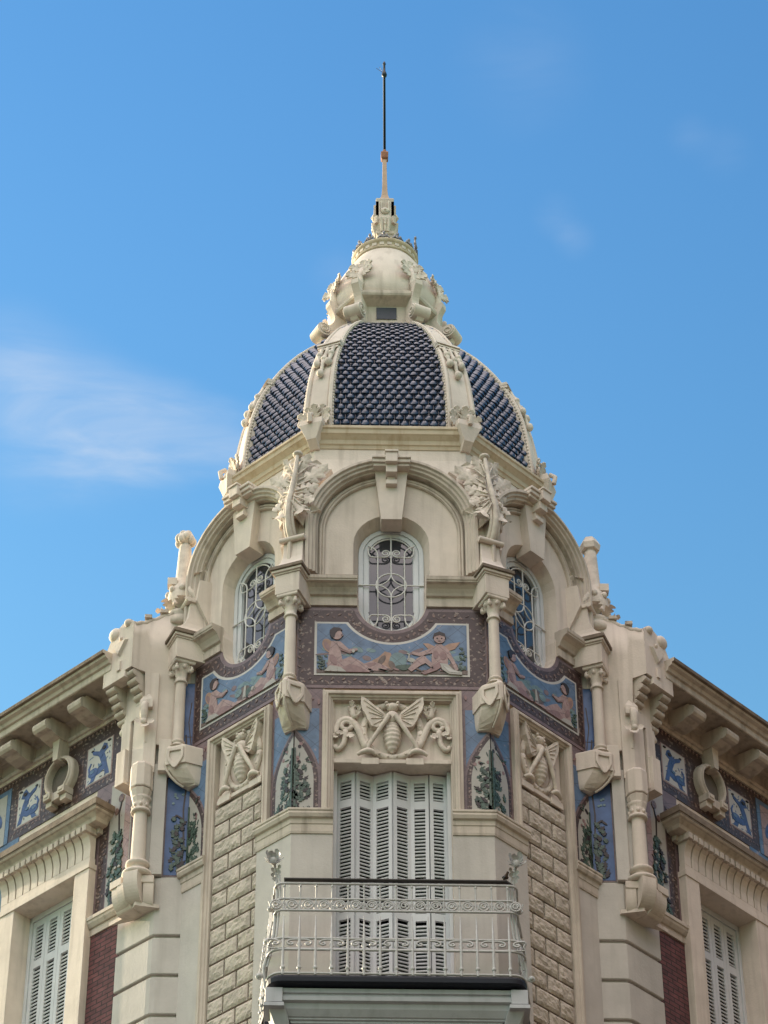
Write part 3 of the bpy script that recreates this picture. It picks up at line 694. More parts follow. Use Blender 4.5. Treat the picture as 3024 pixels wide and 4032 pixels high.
    mb.loft([[(k, a, b) for a, b in ((-.1, .6), (.09, .98), (.06, 1.25), (-.1, 1.25))] for k in (-.16, .16)], 0)
    mb.tube([(-.135, .165, .985), (.135, .165, .985)], .030, 10); mb.box(-.125, .125, .0, .165, .965, 1.01)
    cons = mb.build('corner_console', ['cream', 'grime'], house, bevel=.005)
    mb = MB(CM)
    st = bez([(-.02, .13, 1.0), (-.03, .25, 1.10), (-.05, .28, 1.36), (.0, .245, 1.52), (.015, .18, 1.72), (.02, .17, 1.95), (.02, .13, 2.12)], 20)
    mb.tube(st, lambda q: .036-.016*q, 8); mb.ell((.02, .12, 2.15), (.055, .055, .03), 10, 6)
    for k in (-1, 1): mb.tube([(x+k*.042, y-.02, z) for x, y, z in st[:11]], lambda q: .024-.012*q, 6)
    if inner: mb.build('leaf_stem', 'carve', cons)
    mb = MB(CM)
    # one carved sheet of acanthus on either side of the stem: ragged outline, undercut edge, raised lobes and veins
    OUT = [(-.02, 1.30), (.04, 1.24), (.10, 1.165), (.118, 1.265), (.185, 1.255), (.178, 1.33), (.237, 1.40), (.185, 1.43), (.19, 1.49), (.142, 1.545), (.21, 1.575), (.182, 1.64), (.244, 1.735), (.175, 1.735), (.19, 1.81), (.265, 1.87), (.24, 1.93), (.32, 2.04), (.235, 2.035), (.176, 1.975), (.237, 2.085), (.175, 2.125), (.122, 2.085), (.11, 2.165), (.034, 2.17), (-.02, 2.15)]
    rq = random.Random(60+ci)
    sc_ = 1.0 if inner else .72
    def dep(x, z): return (.13+.10*max(0, 1-abs(z-1.42)/.30)-.06*max(0, z-1.6)-.42*abs(x)-.9*x*x+.05*max(0, 1.30-z)/.1*.4)-(0 if inner else .16)
    for k in (-1, 1):
        pts = [(k*(x+rq.uniform(-.012, .012))*sc_, 1.65+(z-1.65+rq.uniform(-.012, .012))*sc_) for x, z in OUT]
        P2 = [V((a, b_, 0)) for a, b_ in pts]; tr = tessellate_polygon([P2]); n = len(pts)
        fr_ = [(a, dep(a, b_)+.012*(1 if i % 2 else -1), b_) for i, (a, b_) in enumerate(pts)]
        bk_ = [(a*.96, dep(a, b_)-.07, b_) for a, b_ in pts]
        mb.add(fr_, [tuple(t) for t in tr], 0); mb.add(fr_+bk_, [(i, (i+1) % n, n+(i+1) % n, n+i) for i in range(n)], 0)
        for x1, z1, x0, z0, w_ in ((.12, 1.19, .03, 1.45, .10), (.21, 1.42, .04, 1.53, .085), (.20, 1.70, .03, 1.60, .095), (.27, 1.98, .04, 1.72, .11), (.12, 2.13, .03, 1.92, .075)):
            X1, X0 = k*x1*sc_, k*x0*sc_; Z1_, Z0_ = 1.65+(z1-1.65)*sc_, 1.65+(z0-1.65)*sc_
            d0, d1 = dep(X0, Z0_)+.015, dep(X1, Z1_)+.015
            vv = V((X1-X0, d1-d0, Z1_-Z0_)); L_ = vv.length
            mb.leaf((X0, d0, Z0_), tuple(vv), (k*.40, 1, 0), L_*1.05, w_*sc_, .35 if z1 > 1.3 else .8, 4, 20, 8, cup=-.18)
        for x1, z1, x0, z0 in ((.21, 1.39, .03, 1.50), (.10, 1.20, .02, 1.42), (.17, 1.27, .04, 1.46), (.215, 1.72, .03, 1.60), (.17, 1.57, .03, 1.55), (.25, 1.87, .03, 1.70), (.29, 2.02, .04, 1.78), (.21, 2.08, .03, 1.86), (.10, 2.14, .02, 1.92)):
            X1, X0 = k*x1*sc_, k*x0*sc_; Z1_, Z0_ = 1.65+(z1-1.65)*sc_, 1.65+(z0-1.65)*sc_
            d0, d1 = dep(X0, Z0_)+.02, dep(X1, Z1_)+.02
            mb.tube([(X0, d0+.012, Z0_), (X0+(X1-X0)*.5, (d0+d1)/2+.035, Z0_+(Z1_-Z0_)*.5), (X0+(X1-X0)*.85, d1+.016, Z0_+(Z1_-Z0_)*.85)], lambda q: .011-.006*q, 5)
        for x_, z_ in ((.10, 1.50), (.13, 1.66), (.15, 1.82), (.08, 1.72)): mb.ell((k*x_*sc_, dep(k*x_*sc_, 1.65+(z_-1.65)*sc_)+.03, 1.65+(z_-1.65)*sc_), (.026, .026, .03), 8, 6)
    mb.build('acanthus_leaf', 'carve', cons)
# ------------------------------------------------------------------ dome
def interp(tab, z):
    for (z0, s0), (z1, s1) in zip(tab[:-1], tab[1:]):
        if z <= z1:
            t = (z-z0)/(z1-z0); return s0+(s1-s0)*t
    return tab[-1][1]
PROF = [(2.86, .815), (3.05, .812), (3.3, .803), (3.5, .79), (3.75, .770), (4.0, .738), (4.2, .703), (4.4, .660), (4.6, .612), (4.8, .556), (5.0, .492), (5.2, .413), (5.38, .33)]
sp = lambda z: interp(PROF, z)
dome = MB(WM)
# cornice of the drum
octpath = lambda s: [(x*s, YC+y*s) for x, y in OCT]
dome.sweep(octpath(.84), [(.02, 2.60), (-.02, 2.60), (-.03, 2.64), (-.045, 2.65), (-.05, 2.70), (-.09, 2.74), (-.105, 2.75), (-.11, 2.80), (-.125, 2.81), (-.125, 2.84), (-.10, 2.865), (.06, 2.89)], 0, closed=True, plan=True)
dm = dome.build('dome', 'ochre', house, label='ochre stained cornice carrying the tiled dome')
sh = MB(WM); zz = [2.85+(5.38-2.85)*i/24 for i in range(25)]
sh.loft([octo(sp(z)-.018, z) for z in zz], 0)
sh.build('dome_shell', 'slate', dm)
hwr = lambda z: interp([(2.85, .170), (3.4, .160), (4.2, .135), (4.8, .105), (5.4, .075)], z)
# arc length table for tile rows
ztab = [2.88]; 
tot = 0; seg = []
zf = [2.88+(5.33-2.88)*i/300 for i in range(301)]
cum = [0]
for i in range(300): cum.append(cum[-1]+hypot(zf[i+1]-zf[i], 1.96*(sp(zf[i+1])-sp(zf[i]))))
def z_at(sv):
    for i in range(300):
        if cum[i+1] >= sv: return zf[i]+(zf[i+1]-zf[i])*(sv-cum[i])/(cum[i+1]-cum[i])
    return zf[-1]
ROWS = 33
for fi in (0, 1, 7, 2, 6):
    A, B = V(OCT[fi]), V(OCT[(fi+1) % 8])
    ln = (B-A).length; tdir = (B-A)/ln; mid = (A+B)/2; nd = mid.normalized()
    rn = random.Random(fi)
    mb = MB(WM)
    for r in range(ROWS):
        s0 = cum[-1]*r/ROWS; s1 = cum[-1]*min(1, (r+1.8)/ROWS)
        z0, z1 = z_at(s0), z_at(s1); sa, sb = sp(z0), sp(z1)
        half0 = ln*sa/2-hwr(z0)+.04
        tw = .105
        ncol = int(2*half0/tw)+2
        for k in range(-ncol//2-1, ncol//2+2):
            uc = (k+(.5 if r % 2 else 0))*tw
            if abs(uc) > half0+.02: continue
            lift0 = .040+rn.uniform(-.006, .007); tilt = rn.uniform(-.006, .006)
            lp0, lp1 = [], []
            def pt(u, q, up_):
                z = z0+(z1-z0)*q; s_ = sa+(sb-sa)*q
                bow = .018*(1-(((u-uc)/(tw*.5))**2))
                p = (mid*s_)+tdir*u+nd*(up_+bow-.012+tilt*(u-uc)/tw*2)
                return (p.x, YC+p.y, z+up_*.35)
            W = tw*.475
            out = [(-W, .9), (-W, .42), (-W*.90, .24), (-W*.62, .09), (-W*.25, .01), (W*.25, .01), (W*.62, .09), (W*.90, .24), (W, .42), (W, .9)]
            top = [pt(uc+a, q, lift0*(1-q)+.004) for a, q in out]
            bot = [pt(uc+a, q, lift0*(1-q)-.016) for a, q in out]
            n = len(top)
            inn_ = [pt(uc+a*.62, .42+(q-.42)*.62, lift0*(1-q*.8)+.011) for a, q in out]; cen = pt(uc, .36, lift0*.8+.014)
            mb.add(top+inn_+[cen], [(i, i+1, n+i+1, n+i) for i in range(n-1)]+[(n+i, n+i+1, 2*n) for i in range(n-1)], 0, True)
            mb.add(top+bot, [(i, i+1, n+i+1, n+i) for i in range(n-1)], 0)
    mb.build('tiled_panel', 'slate', dm)
# ribs
for vi in range(8):
    Pv = V(OCT[vi]); bis = Pv.normalized()
    n0 = (V(OCT[vi])+V(OCT[vi-1])).normalized(); n1 = (V(OCT[vi])+V(OCT[(vi+1) % 8])).normalized()
    bis = (n0+n1).normalized(); tg = V((-bis.y, bis.x))
    mb = MB(WM)
    def rp(u, o, z):
        s_ = sp(z); p = Pv*s_+bis*(o-hwr(z)*.36)+tg*u; return (p.x, YC+p.y, z)
    zs = [2.86+(5.36-2.86)*i/26 for i in range(27)]
    def band(pr): mb.loft([[rp(a*hwr(z), o, z) for a, o in pr] for z in zs], 0)
    band([(-1, -.08), (-1, .095), (-.86, .105), (-.72, .095), (-.66, .075), (-.6, .085), (.6, .085), (.66, .075), (.72, .095), (.86, .105), (1, .095), (1, -.08)])
    for k in (-1, 1):
        for i in range(46):                # beaded edge
            z = 2.95+(5.2-2.95)*i/45
            mb.ell(rp(k*1.02*hwr(z), .07, z), (.013, .013, .022), 6, 4)
    rib = mb.build('rib', 'cream', dm)
    # hanging bellflowers and cap moulding on the rib
    mb = MB(WM)
    for z, e, o in ((4.36, 1.06, .13), (4.40, 1.1, .15), (4.31, .9, .12)):
        lps = [[rp(a*hwr(z), oo, z+dz) for a, oo, dz in ((-e, .05, -.02), (e, .05, -.02), (e, .05, .02), (-e, .05, .02))], [rp(a*hwr(z), oo, z+dz) for a, oo, dz in ((-e, o, -.02), (e, o, -.02), (e, o, .02), (-e, o, .02))]]
        mb.loft(lps, 0)
    for u, ln_ in ((-.5, .30), (0, .50), (.5, .30)):
        pts = [rp(u*hwr(4.2), .115, 4.30-ln_*i/8) for i in range(9)]
        mb.tube(pts, lambda q: .026-.006*sin(q*9), 6)
        mb.ell(rp(u*hwr(4.2), .125, 4.30-ln_-.03), (.042, .042, .055), 8, 6); mb.ell(rp(u*hwr(4.2), .125, 4.30-ln_*.5), (.036, .036, .04), 8, 6)
    mb.build('bellflower_drop', 'carve', dm)
    mb = MB(WM)                            # leafy foot and bracket of the rib
    o3 = lambda u, o, z: rp(u, o, z)
    base = rp(0, .10, 3.08)
    T3 = V((tg.x, tg.y, 0)); B3 = V((bis.x, bis.y, 0))
    def lf(u, z, d, L_, W_, c): mb.leaf(rp(u, .10, z), T3*d[0]+B3*d[1]+V((0, 0, d[2])), B3, L_, W_, c, 4, 12, 6)
    for k in (-1, 1):
        lf(k*.04, 3.0, (k*.8, .1, .5), .19, .08, .5); lf(k*.03, 2.97, (k*1, .1, -.1), .18, .08, .5); lf(k*.03, 3.02, (k*.35, .0, .9), .20, .07, .4)
    lf(0, 2.98, (0, .1, 1), .24, .08, .4)
    lf(0, 2.98, (0, .6, -.5), .13, .08, .5)
    mb.build('rib_foot_leaf', 'carve', dm, solid=.016)
    mb = MB(WM)
    def bl(u, o, z): p = Pv*.84+bis*(o-.07)+tg*u; return (p.x, YC+p.y, z)
    mb.loft([[bl(-.125, .0, 2.93), bl(.125, .0, 2.93), bl(.125, .20, 2.93), bl(-.125, .20, 2.93)], [bl(-.13, .0, 2.85), bl(.13, .0, 2.85), bl(.13, .215, 2.85), bl(-.13, .215, 2.85)], [bl(-.055, 0, 2.66), bl(.055, 0, 2.66), bl(.055, .185, 2.66), bl(-.055, .185, 2.66)], [bl(-.05, 0, 2.58), bl(.05, 0, 2.58), bl(.05, .10, 2.58), bl(-.05, .10, 2.58)]], 0)
    mb.tube([bl(0, .19, 3.00), bl(0, .25, 2.95), bl(0, .23, 2.86)], .028, 8)
    mb.build('rib_bracket', 'cream', dm, bevel=.006)

# ------------------------------------------------------------------ lantern
LO = [(-.34, -.70), (.34, -.70), (.62, -.33), (.62, .33), (.34, .70), (-.34, .70), (-.62, .33), (-.62, -.33)]
lo = lambda s, z: [(x*s, YC+y*s, z) for x, y in LO]
mb = MB(WM)
mb.loft([lo(.80, 5.05), lo(.80, 5.36), lo(.95, 5.365), lo(.955, 5.43), lo(.80, 5.44), lo(.80, 5.765), lo(.96, 5.825)], 0)
mb.loft([lo(.95, 5.82), lo(.985, 5.835), lo(1.0, 5.86), lo(1.0, 5.90), lo(.97, 5.915), lo(.85, 5.95)], 0)
lan = mb.build('lantern', 'cream2', house, bevel=.004, label='small cream lantern with scrolled brackets on the dome top')
mb = MB(WM)
mb.loft([[(r*cos(2*pi*k/40), YC+r*sin(2*pi*k/40), z) for k in range(40)] for r, z in ((.62, 5.90), (.66, 5.97), (.675, 6.08), (.665, 6.20), (.635, 6.34), (.585, 6.50), (.53, 6.62), (.46, 6.76), (.395, 6.88), (.35, 6.96), (.2, 6.98))], 0, True)
bulb = mb.build('bulb', 'cream', lan)
mb = MB(WM)
mb.lathe([(.33, 6.93), (.375, 6.935), (.385, 6.96), (.37, 6.97), (.37, 7.02), (.385, 7.03), (.40, 7.06), (.39, 7.08), (.2, 7.10)], (0, YC, 0), 40)
for k in range(26):
    a = 2*pi*k/26
    c_, s_ = cos(a), sin(a)
    mb.loft([[(.368*cos(a+d), YC+.368*sin(a+d), z) for d, z in ((-.07, 6.975), (.07, 6.975), (.07, 7.018), (-.07, 7.018))], [(.382*cos(a+d), YC+.382*sin(a+d), z) for d, z in ((-.07, 6.975), (.07, 6.975), (.07, 7.018), (-.07, 7.018))]], 1)
mb.build('gilded_band', ['ochre', 'cream'], lan)
# open panels and scroll brackets
for i in (0, 1, 7):
    mb = MB(WM)
    A, B = V(LO[i])*.80, V(LO[(i+1) % 8])*.80
    n_ = (A+B).normalized(); t_ = (B-A).normalized(); m_ = (A+B)/2
    mb.loft([[((m_+t_*u+n_*.012).x, YC+(m_+t_*u+n_*.012).y, z) for u, z in rect(-.115 if i == 0 else -.09, .115 if i == 0 else .09, 5.565, 5.745)], [((m_+t_*u-n_*.03).x, YC+(m_+t_*u-n_*.03).y, z) for u, z in rect(-.115 if i == 0 else -.09, .115 if i == 0 else .09, 5.565, 5.745)]], 0)
    mb.build('louvre_panel', 'louvre', lan)
for vi in range(8):
    P_ = V(LO[vi]); b_ = P_.normalized(); t_ = V((-b_.y, b_.x)); r_ = P_.length
    Bm = Matrix(((t_.x, b_.x, 0, 0), (t_.y, b_.y, 0, YC), (0, 0, 1, Z0), (0, 0, 0, 1)))
    mb = MB(Bm)
    q0 = .85-r_*.0
    oute = bez([(q0+.05, 5.42), (q0+.04, 5.60), (r_*.84, 5.64), (r_*.96, 5.80), (r_*1.09, 5.95)], 12)
    inn = bez([(r_*.93, 5.93), (r_*.72, 5.80), (r_*.60, 5.62), (r_*.66, 5.40), (r_*.70, 5.30)], 12)
    pr = oute+[(r_*1.09, 6.02), (r_*.95, 6.03)]+inn+[(q0, 5.36)]
    mb.loft([[(k, a, b) for a, b in pr] for k in (-.045, .045)], 0)
    mb.tube([(-.10, q0, 5.48), (.10, q0, 5.48)], .092, 18)
    for k in (-1, 1): mb.tube([(k*.102, q0+.072*(1-.75*i/26)*cos(1+i*.42*k), 5.48+.072*(1-.75*i/26)*sin(1+i*.42*k)) for i in range(27)], .013, 5)
    br = mb.build('scroll_bracket', 'cream', lan, bevel=.004)
    mb = MB(Bm)
    R1 = lambda z: interp([(5.95, .66), (6.2, .665), (6.34, .635), (6.5, .585), (6.62, .53)], z)
    mb.tube([(0, r_*.97, 5.94), (0, R1(6.05)+.03, 6.08), (0, R1(6.2)+.03, 6.20), (0, R1(6.34)+.015, 6.34)], lambda q: .038-.015*q, 8)
    for k in (-1, 1):
        mb.leaf((k*.02, R1(6.2)+.03, 6.20), (k*.9, -.1, .35), (0, 1, .2), .17, .085, .5, 3, 12, 6)
        mb.leaf((k*.02, R1(6.35)+.03, 6.32), (k*.75, -.2, .6), (0, 1, .3), .16, .075, .5, 3, 12, 6)
    mb.leaf((0, R1(6.4)+.02, 6.36), (0, -.4, .9), (0, 1, .4), .15, .07, .5, 3, 12, 6)
    mb.build('leaf_ornament', 'carve', lan, solid=.018)
# iron cresting round the band
for k in range(14):
    a = 2*pi*(k+.35)/14
    t_ = V((-sin(a), cos(a))); b_ = V((cos(a), sin(a)))
    Bm = Matrix(((t_.x, b_.x, 0, 0), (t_.y, b_.y, 0, YC), (0, 0, 1, Z0), (0, 0, 0, 1)))
    mb = MB(Bm)
    tall = 1.15 if (a % (2*pi)) < 1.6 or (a % (2*pi)) > 5.9 else .42     # worn off except on the right
    mb.tube([(0, .37, 7.06), (0, .385, 7.06+.14*tall), (0, .37, 7.06+.26*tall)], .012, 6)
    mb.tube([(-.07, .38, 7.06+.02), (-.045, .385, 7.06+.12*tall), (0, .385, 7.06+.08*tall), (.045, .385, 7.06+.12*tall), (.07, .38, 7.08)], .010, 6)
    for q in (-1, 0, 1): mb.ell((q*.035, .38, 7.06+(.26 if q == 0 else .15)*tall), (.02, .015, .028), 6, 5)
    mb.build('cresting_fleuron', 'crest', lan)

# ------------------------------------------------------------------ spire
mb = MB(WM); c = (0, YC, 0)
mb.poly_lathe([(.19, 7.08), (.165, 7.12), (.155, 7.16), (.135, 7.18), (.13, 7.42), (.15, 7.44), (.15, 7.48)], c, 4, pi/4)
mb.poly_lathe([(.11, 7.48), (.125, 7.52), (.145, 7.60), (.15, 7.68), (.13, 7.74), (.13, 7.80), (.12, 7.84), (.12, 7.98)], c, 8, pi/8)
mb.poly_lathe([(.13, 7.95), (.15, 7.97), (.155, 8.03), (.14, 8.05), (.10, 8.07)], c, 4, pi/4)
spire = mb.build('spire', 'cream2', house, bevel=.004, label='slender cream spire tapering above the lantern')
mb = MB(WM); mb.poly_lathe([(.10, 8.068), (.072, 8.11), (.055, 8.17), (.047, 8.25), (.040, 8.45), (.034, 8.84)], c, 4, pi/4)
mb.build('spire_shaft', 'pinkstone', spire, bevel=.003)
for k in range(4):
    a = k*pi/2-pi/2
    t_ = V((-sin(a), cos(a))); b_ = V((cos(a), sin(a)))
    Bm = Matrix(((t_.x, b_.x, 0, 0), (t_.y, b_.y, 0, YC), (0, 0, 1, Z0), (0, 0, 0, 1)))
    mb = MB(Bm)
    mb.box(-.055, -.035, .10, .135, 7.80, 7.97); mb.box(.035, .055, .10, .135, 7.80, 7.97)
    mb.box(-.11, -.075, .06, .11, 7.72, 7.98); mb.box(.075, .11, .06, .11, 7.72, 7.98)
    mb.ell((0, .13, 7.80), (.05, .03, .05), 10, 7); mb.ell((0, .155, 7.80), (.018, .015, .018), 8, 5)
    for u in (-.05, 0, .05): mb.tube([(u, .145, 7.66), (u*.8, .125, 7.54), (u*.7, .105, 7.47)], .02, 6)
    mb.ell((0, .145, 7.57), (.02, .015, .02), 6, 5)
    for k2 in (-1, 1):
        mb.leaf((k2*.03, .10, 7.16), (k2*.3, .3, .9), (0, 1, 0), .16, .075, .5, 3, 10, 6); mb.leaf((k2*.04, .10, 7.14), (k2*.8, .3, .4), (0, 1, 0), .15, .07, .5, 3, 10, 6)
    mb.ell((0, .11, 7.28), (.03, .025, .035), 8, 6)
    mb.build('spire_ornament', 'carve', spire)
    Bm2 = Matrix(((cos(a+pi/4), -sin(a+pi/4), 0, 0), (sin(a+pi/4), cos(a+pi/4), 0, YC), (0, 0, 1, Z0), (0, 0, 0, 1)))
    mb = MB(Bm2); mb.loft([[(x, y, z) for x, y in rect(.10, .165, -.025, .025)] for z in (7.60, 7.64, 7.70, 7.72)], 0)
    mb.build('spire_ear', 'cream2', spire, bevel=.006)
mb = MB(WM)
mb.poly_lathe([(.045, 8.82), (.062, 8.84), (.065, 8.93), (.05, 8.95)], c, 4, pi/4)
mb.lathe([(.03, 8.94), (.034, 8.96), (.02, 9.0)], c, 10)
mb.build('spire_cap', 'rust', spire, bevel=.004)
mb = MB(WM)
mb.lathe([(.0, 8.95), (.0165, 8.95), (.0155, 10.36), (.03, 10.37), (.034, 10.40), (.026, 10.44), (.016, 10.46), (.014, 10.58), (.022, 10.60), (.014, 10.63), (.0, 10.66)], c, 10)
for dx in (-.10, -.06): mb.tube([(0, YC, 10.42), (dx, YC, 10.42+.10*(1 if dx < -.08 else 1.2))], .004, 4)
rodo = mb.build('lightning_rod', 'rod', None)
rodo['label'] = 'thin dark iron rod standing on the tip of the spire'; rodo['category'] = 'lightning rod'
# ------------------------------------------------------------------ wings (left one, and its mirror image)
for wi, XM in enumerate(WINGS):
    side = 'left' if wi == 0 else 'right'
    PM = WM if wi == 0 else MIR @ WM
    XEND = 9.0
    # wall of the wing with the window opening cut out
    mb = MB(XM)
    v0, v1 = .98, 2.14; zt = -1.775
    mb.box(.05, v0+.06, -.4, 0, -19.8, .0); mb.box(v1-.06, XEND, -.4, 0, -19.8, .0); mb.box(v0+.06, v1-.06, -.4, 0, zt, .0); mb.box(v0+.06, v1-.06, -.4, 0, -19.8, -5.4)
    wall = mb.build('wing_wall', 'cream', house, label=side+' street wing of the mansion under its bracketed cornice')
    # quoin strip of the corner, front part and wing part, with open grooves
    mb = MB(PM)
    a = (-1.95, 1.2); b = (-2.24, 1.2); c = (-2.24-.50*S2, 1.2+.50*S2)
    cuts = [-2.32]+[-2.98-.432*i for i in range(12)]
    for i in range(len(cuts)-1):
        z1 = cuts[i]-(0 if i == 0 else .018); z0 = cuts[i+1]+.018
        mb.sweep([a, (-2.205, 1.2), (-2.24, 1.205), (-2.268, 1.228), c], [(0.0, z0), (.035, z0), (.042, z0+.008), (.042, z1-.008), (.035, z1), (0.0, z1)], 0, plan=True)
    mb.sweep([a, b, c], [(-.2, -8), (.005, -8), (.005, -2.35), (-.2, -2.35)], 0, plan=True)
    mb.build('quoin', 'pale', wall)
    # upper part of the return wall: blue strip beside the tower, cream strip
    mb = MB(PM)
    mb.box(-2.4, -1.9, 1.2, 1.6, -2.34, -.62); mb.box(-2.07, -1.9, 1.2, 1.6, -.62, .3)
    mb.box(-2.33, -2.205, 1.13, 1.2, -2.30, -1.0)
    mb.box(-2.42, -2.33, 1.16, 1.3, -2.30, -1.0)
    mb.build('return_wall', 'pale', wall, bevel=.004)
    mats = ['deepblue', 'hair', 'leafpaint', 'mauve', 'teal']
    mb = MB(frame((0, 1.2, 0), (1, 0, 0), (0, -1, 0)) if wi == 0 else MIR @ frame((0, 1.2, 0), (1, 0, 0), (0, -1, 0)))
    fl = lambda p, k, lay: mb.plate(p, [], .0, .006+.003*lay, k)
    fl(rect(-2.205, -1.955, -2.285, -.62), 3, 0); fl(rect(-2.192, -1.965, -2.27, -.63), 0, 1); fl(rect(-2.07, -1.955, -.625, .05), 3, 0); fl(rect(-2.065, -1.965, -.62, .04), 0, 1)
    rn = random.Random(5+wi)
    fl([(-2.03, -2.25), (-2.015, -2.25), (-2.0, -1.9), (-2.02, -1.5), (-1.99, -1.1), (-2.03, -.6), (-2.045, -.6), (-2.01, -1.1), (-2.035, -1.5), (-2.02, -1.9)], 1, 2)
    for i in range(32):
        z = -2.22+.62*(i/32)**1.1
        fl(leafp(-2.06+rn.uniform(-.06, .05), z, .06*(1-.5*i/32), .026, rn.uniform(.6, 2.5)), (2, 2, 1)[i % 3], 3+i % 4)
    fl(ellp(-2.11, -1.60, .045, .012, 8, .7), 1, 4); fl(ellp(-2.06, -1.60, .05, .01, 8, -.6), 1, 5)
    for i in range(5): fl(ellp(-2.08+rn.uniform(-.05, .05), -1.38+rn.uniform(-.06, .06), .014, .014, 7), 4, 3)
    fl([(-1.985, -.75), (-1.975, -.74), (-2.01, -.45), (-1.99, -.2), (-2.0, -.2), (-2.02, -.45)], 1, 3)
    mb.build('blue_tile_strip', mats, wall)

    # brick field with its string moulding
    mb = MB(XM)
    u0, u1, z0, z1 = .49, 1.0, -8.0, -2.56
    mb.add([(u0, .012, z0), (u1, .012, z0), (u1, .012, z1), (u0, .012, z1)], [(0, 1, 2, 3)], 0)
    mb.add([(2.1, .012, z0), (2.95, .012, z0), (2.95, .012, z1), (2.1, .012, z1)], [(0, 1, 2, 3)], 0)
    bo = mb.build('brick_field', 'brick', wall)
    uv = bo.data.uv_layers.new(name='UVMap')
    for lp in bo.data.loops:
        co = bo.data.vertices[lp.vertex_index].co
        p = XM.inverted() @ co; uv.data[lp.index].uv = (p.x, p.z)
    for e0, e1 in ((.44, .97), (2.16, 2.98)):
        mb = MB(XM)
        prof = [(-.01, -2.575), (.028, -2.575), (.028, -2.50), (.045, -2.495), (.07, -2.455), (.075, -2.43), (.085, -2.425), (.085, -2.385), (.02, -2.36), (-.01, -2.36)]
        mb.loft([[(e, a_, b_) for a_, b_ in prof] for e in (e0, e1)], 0)
        mb.build('string_moulding', 'cream2', wall, bevel=.003)
    mb = MB(XM); mb.box(3.0, 3.5, -.05, .10, -8, .1); mb.box(3.5, XEND, -.05, .02, -8, .0); mb.build('pilaster', 'cream', wall, bevel=.006)

    # painted upright plant panel beside the hood, and frieze of tiles
    mats = ['mauve', 'maroon', 'ivory', 'leafpaint', 'hair', 'flesh', 'cobalt', 'white', 'blue', 'vine', 'earth', 'teal']
    mb = MB(XM); ix = {k: i for i, k in enumerate(mats)}
    def fl(p, k, lay): mb.plate(p, [], .0, .006+.003*lay, ix[k])
    fl(rect(.28, .99, -2.36, -.74), 'mauve', 0)
    fl(rect(.78, .90, -2.36, -1.0), 'maroon', 1); fl(rect(.34, .42, -2.36, -.8), 'maroon', 1)
    fl(rect(.44, .76, -2.36, -.86), 'ivory', 1); fl(rect(.455, .54, -2.36, -.9), 'flesh', 2)
    rn = random.Random(17+wi)
    for i in range(30): fl(ellp(.84+rn.uniform(-.035, .035), -2.33+i*.045, .02, .011, 7, rn.random()*3), 'vine', 2+i % 2)
    for i in range(30): fl(ellp(.38+rn.uniform(-.025, .025), -2.33+i*.05, .02, .011, 7, rn.random()*3), 'vine', 2+i % 2)
    for i in range(60):
        q = i/60; fl(leafp(.62+rn.uniform(-.13, .13)*(1-.6*q), -2.33+.85*q, .075*(1-.4*q), .028, rn.uniform(.4, 2.7)), 'leafpaint' if rn.random() < .8 else 'hair', 3+i % 5)
    for i in range(8): fl(ellp(.62+rn.uniform(-.11, .11), -2.2+.7*rn.random(), .018, .016, 7), 'ivory', 9)
    fl([(.60, -1.5), (.612, -1.5), (.63, -1.25), (.60, -1.12), (.588, -1.12), (.615, -1.25)], 'hair', 4)
    fl(ellp(.6, -1.08, .04, .05, 9), 'vine', 4); fl(ellp(.66, -1.22, .03, .04, 9), 'vine', 4)
    # frieze
    fl(rect(.50, 2.98, -.80, .0), 'maroon', 1)
    for u in [.55+i*.057 for i in range(43)]:
        fl(ellp(u, -.07+.012*sin(i*2), .022, .012, 7, rn.random()*3), 'vine', 2); fl(ellp(u+.02, -.72, .022, .012, 7, rn.random()*3), 'vine', 2)
        fl(ellp(u, -.045, .012, .008, 6, rn.random()*3), 'flesh', 3)
    for u in (1.24, 1.83, 2.30):
        for i in range(10): fl(ellp(u+rn.uniform(-.02, .02), -.15-.055*i, .024, .013, 7, rn.random()*3), 'vine', 2)
    def griffin(u0_, u1_, k):
        cu = (u0_+u1_)/2
        fl(rect(u0_-.015, u1_+.015, -.685, -.20), 'flesh', 2); fl(rect(u0_, u1_, -.67, -.215), 'white', 3)
        X = lambda a, b: (cu+k*a, b)
        P = lambda pts, l_, c='cobalt': fl([X(*p) for p in pts], c, l_)
        P([(-.16, -.66), (-.12, -.64), (-.10, -.56), (-.02, -.54), (.03, -.47), (.00, -.40), (-.02, -.33), (.02, -.29), (.06, -.235), (.10, -.26), (.13, -.33), (.07, -.36), (.10, -.43), (.115, -.50), (.15, -.61), (.165, -.66), (.10, -.65), (.08, -.57), (.02, -.60), (-.04, -.60), (-.07, -.66)], 4)
        fl(ellp(*X(-.085, -.55), .075, .055, 12), 'cobalt', 5); fl(ellp(*X(-.10, -.535), .035, .022, 10), 'blue', 6)
        P([(.03, -.42), (-.03, -.36), (-.10, -.32), (-.12, -.27), (-.06, -.29), (.0, -.32), (.05, -.38)], 5)
        P([(-.15, -.55), (-.165, -.47), (-.13, -.41), (-.115, -.42), (-.14, -.47), (-.13, -.54)], 5)
        fl(ellp(*X(.065, -.30), .03, .022, 9), 'hair', 6); fl(ellp(*X(.02, -.50), .03, .018, 8), 'blue', 6)
        for i in range(26):
            fl(ellp(*X(rn.uniform(-.165, .165), rn.uniform(-.65, -.23)), rn.uniform(.012, .026), .007, 7, rn.random()*3), rn.choice(['cobalt', 'blue', 'hair']), 3.4)
        fl(ellp(*X(-.11, -.27), .02, .012, 8), 'hair', 6); fl(ellp(*X(.14, -.24), .025, .012, 8), 'hair', 6)
    griffin(.80, 1.17, -1); griffin(1.90, 2.25, 1)
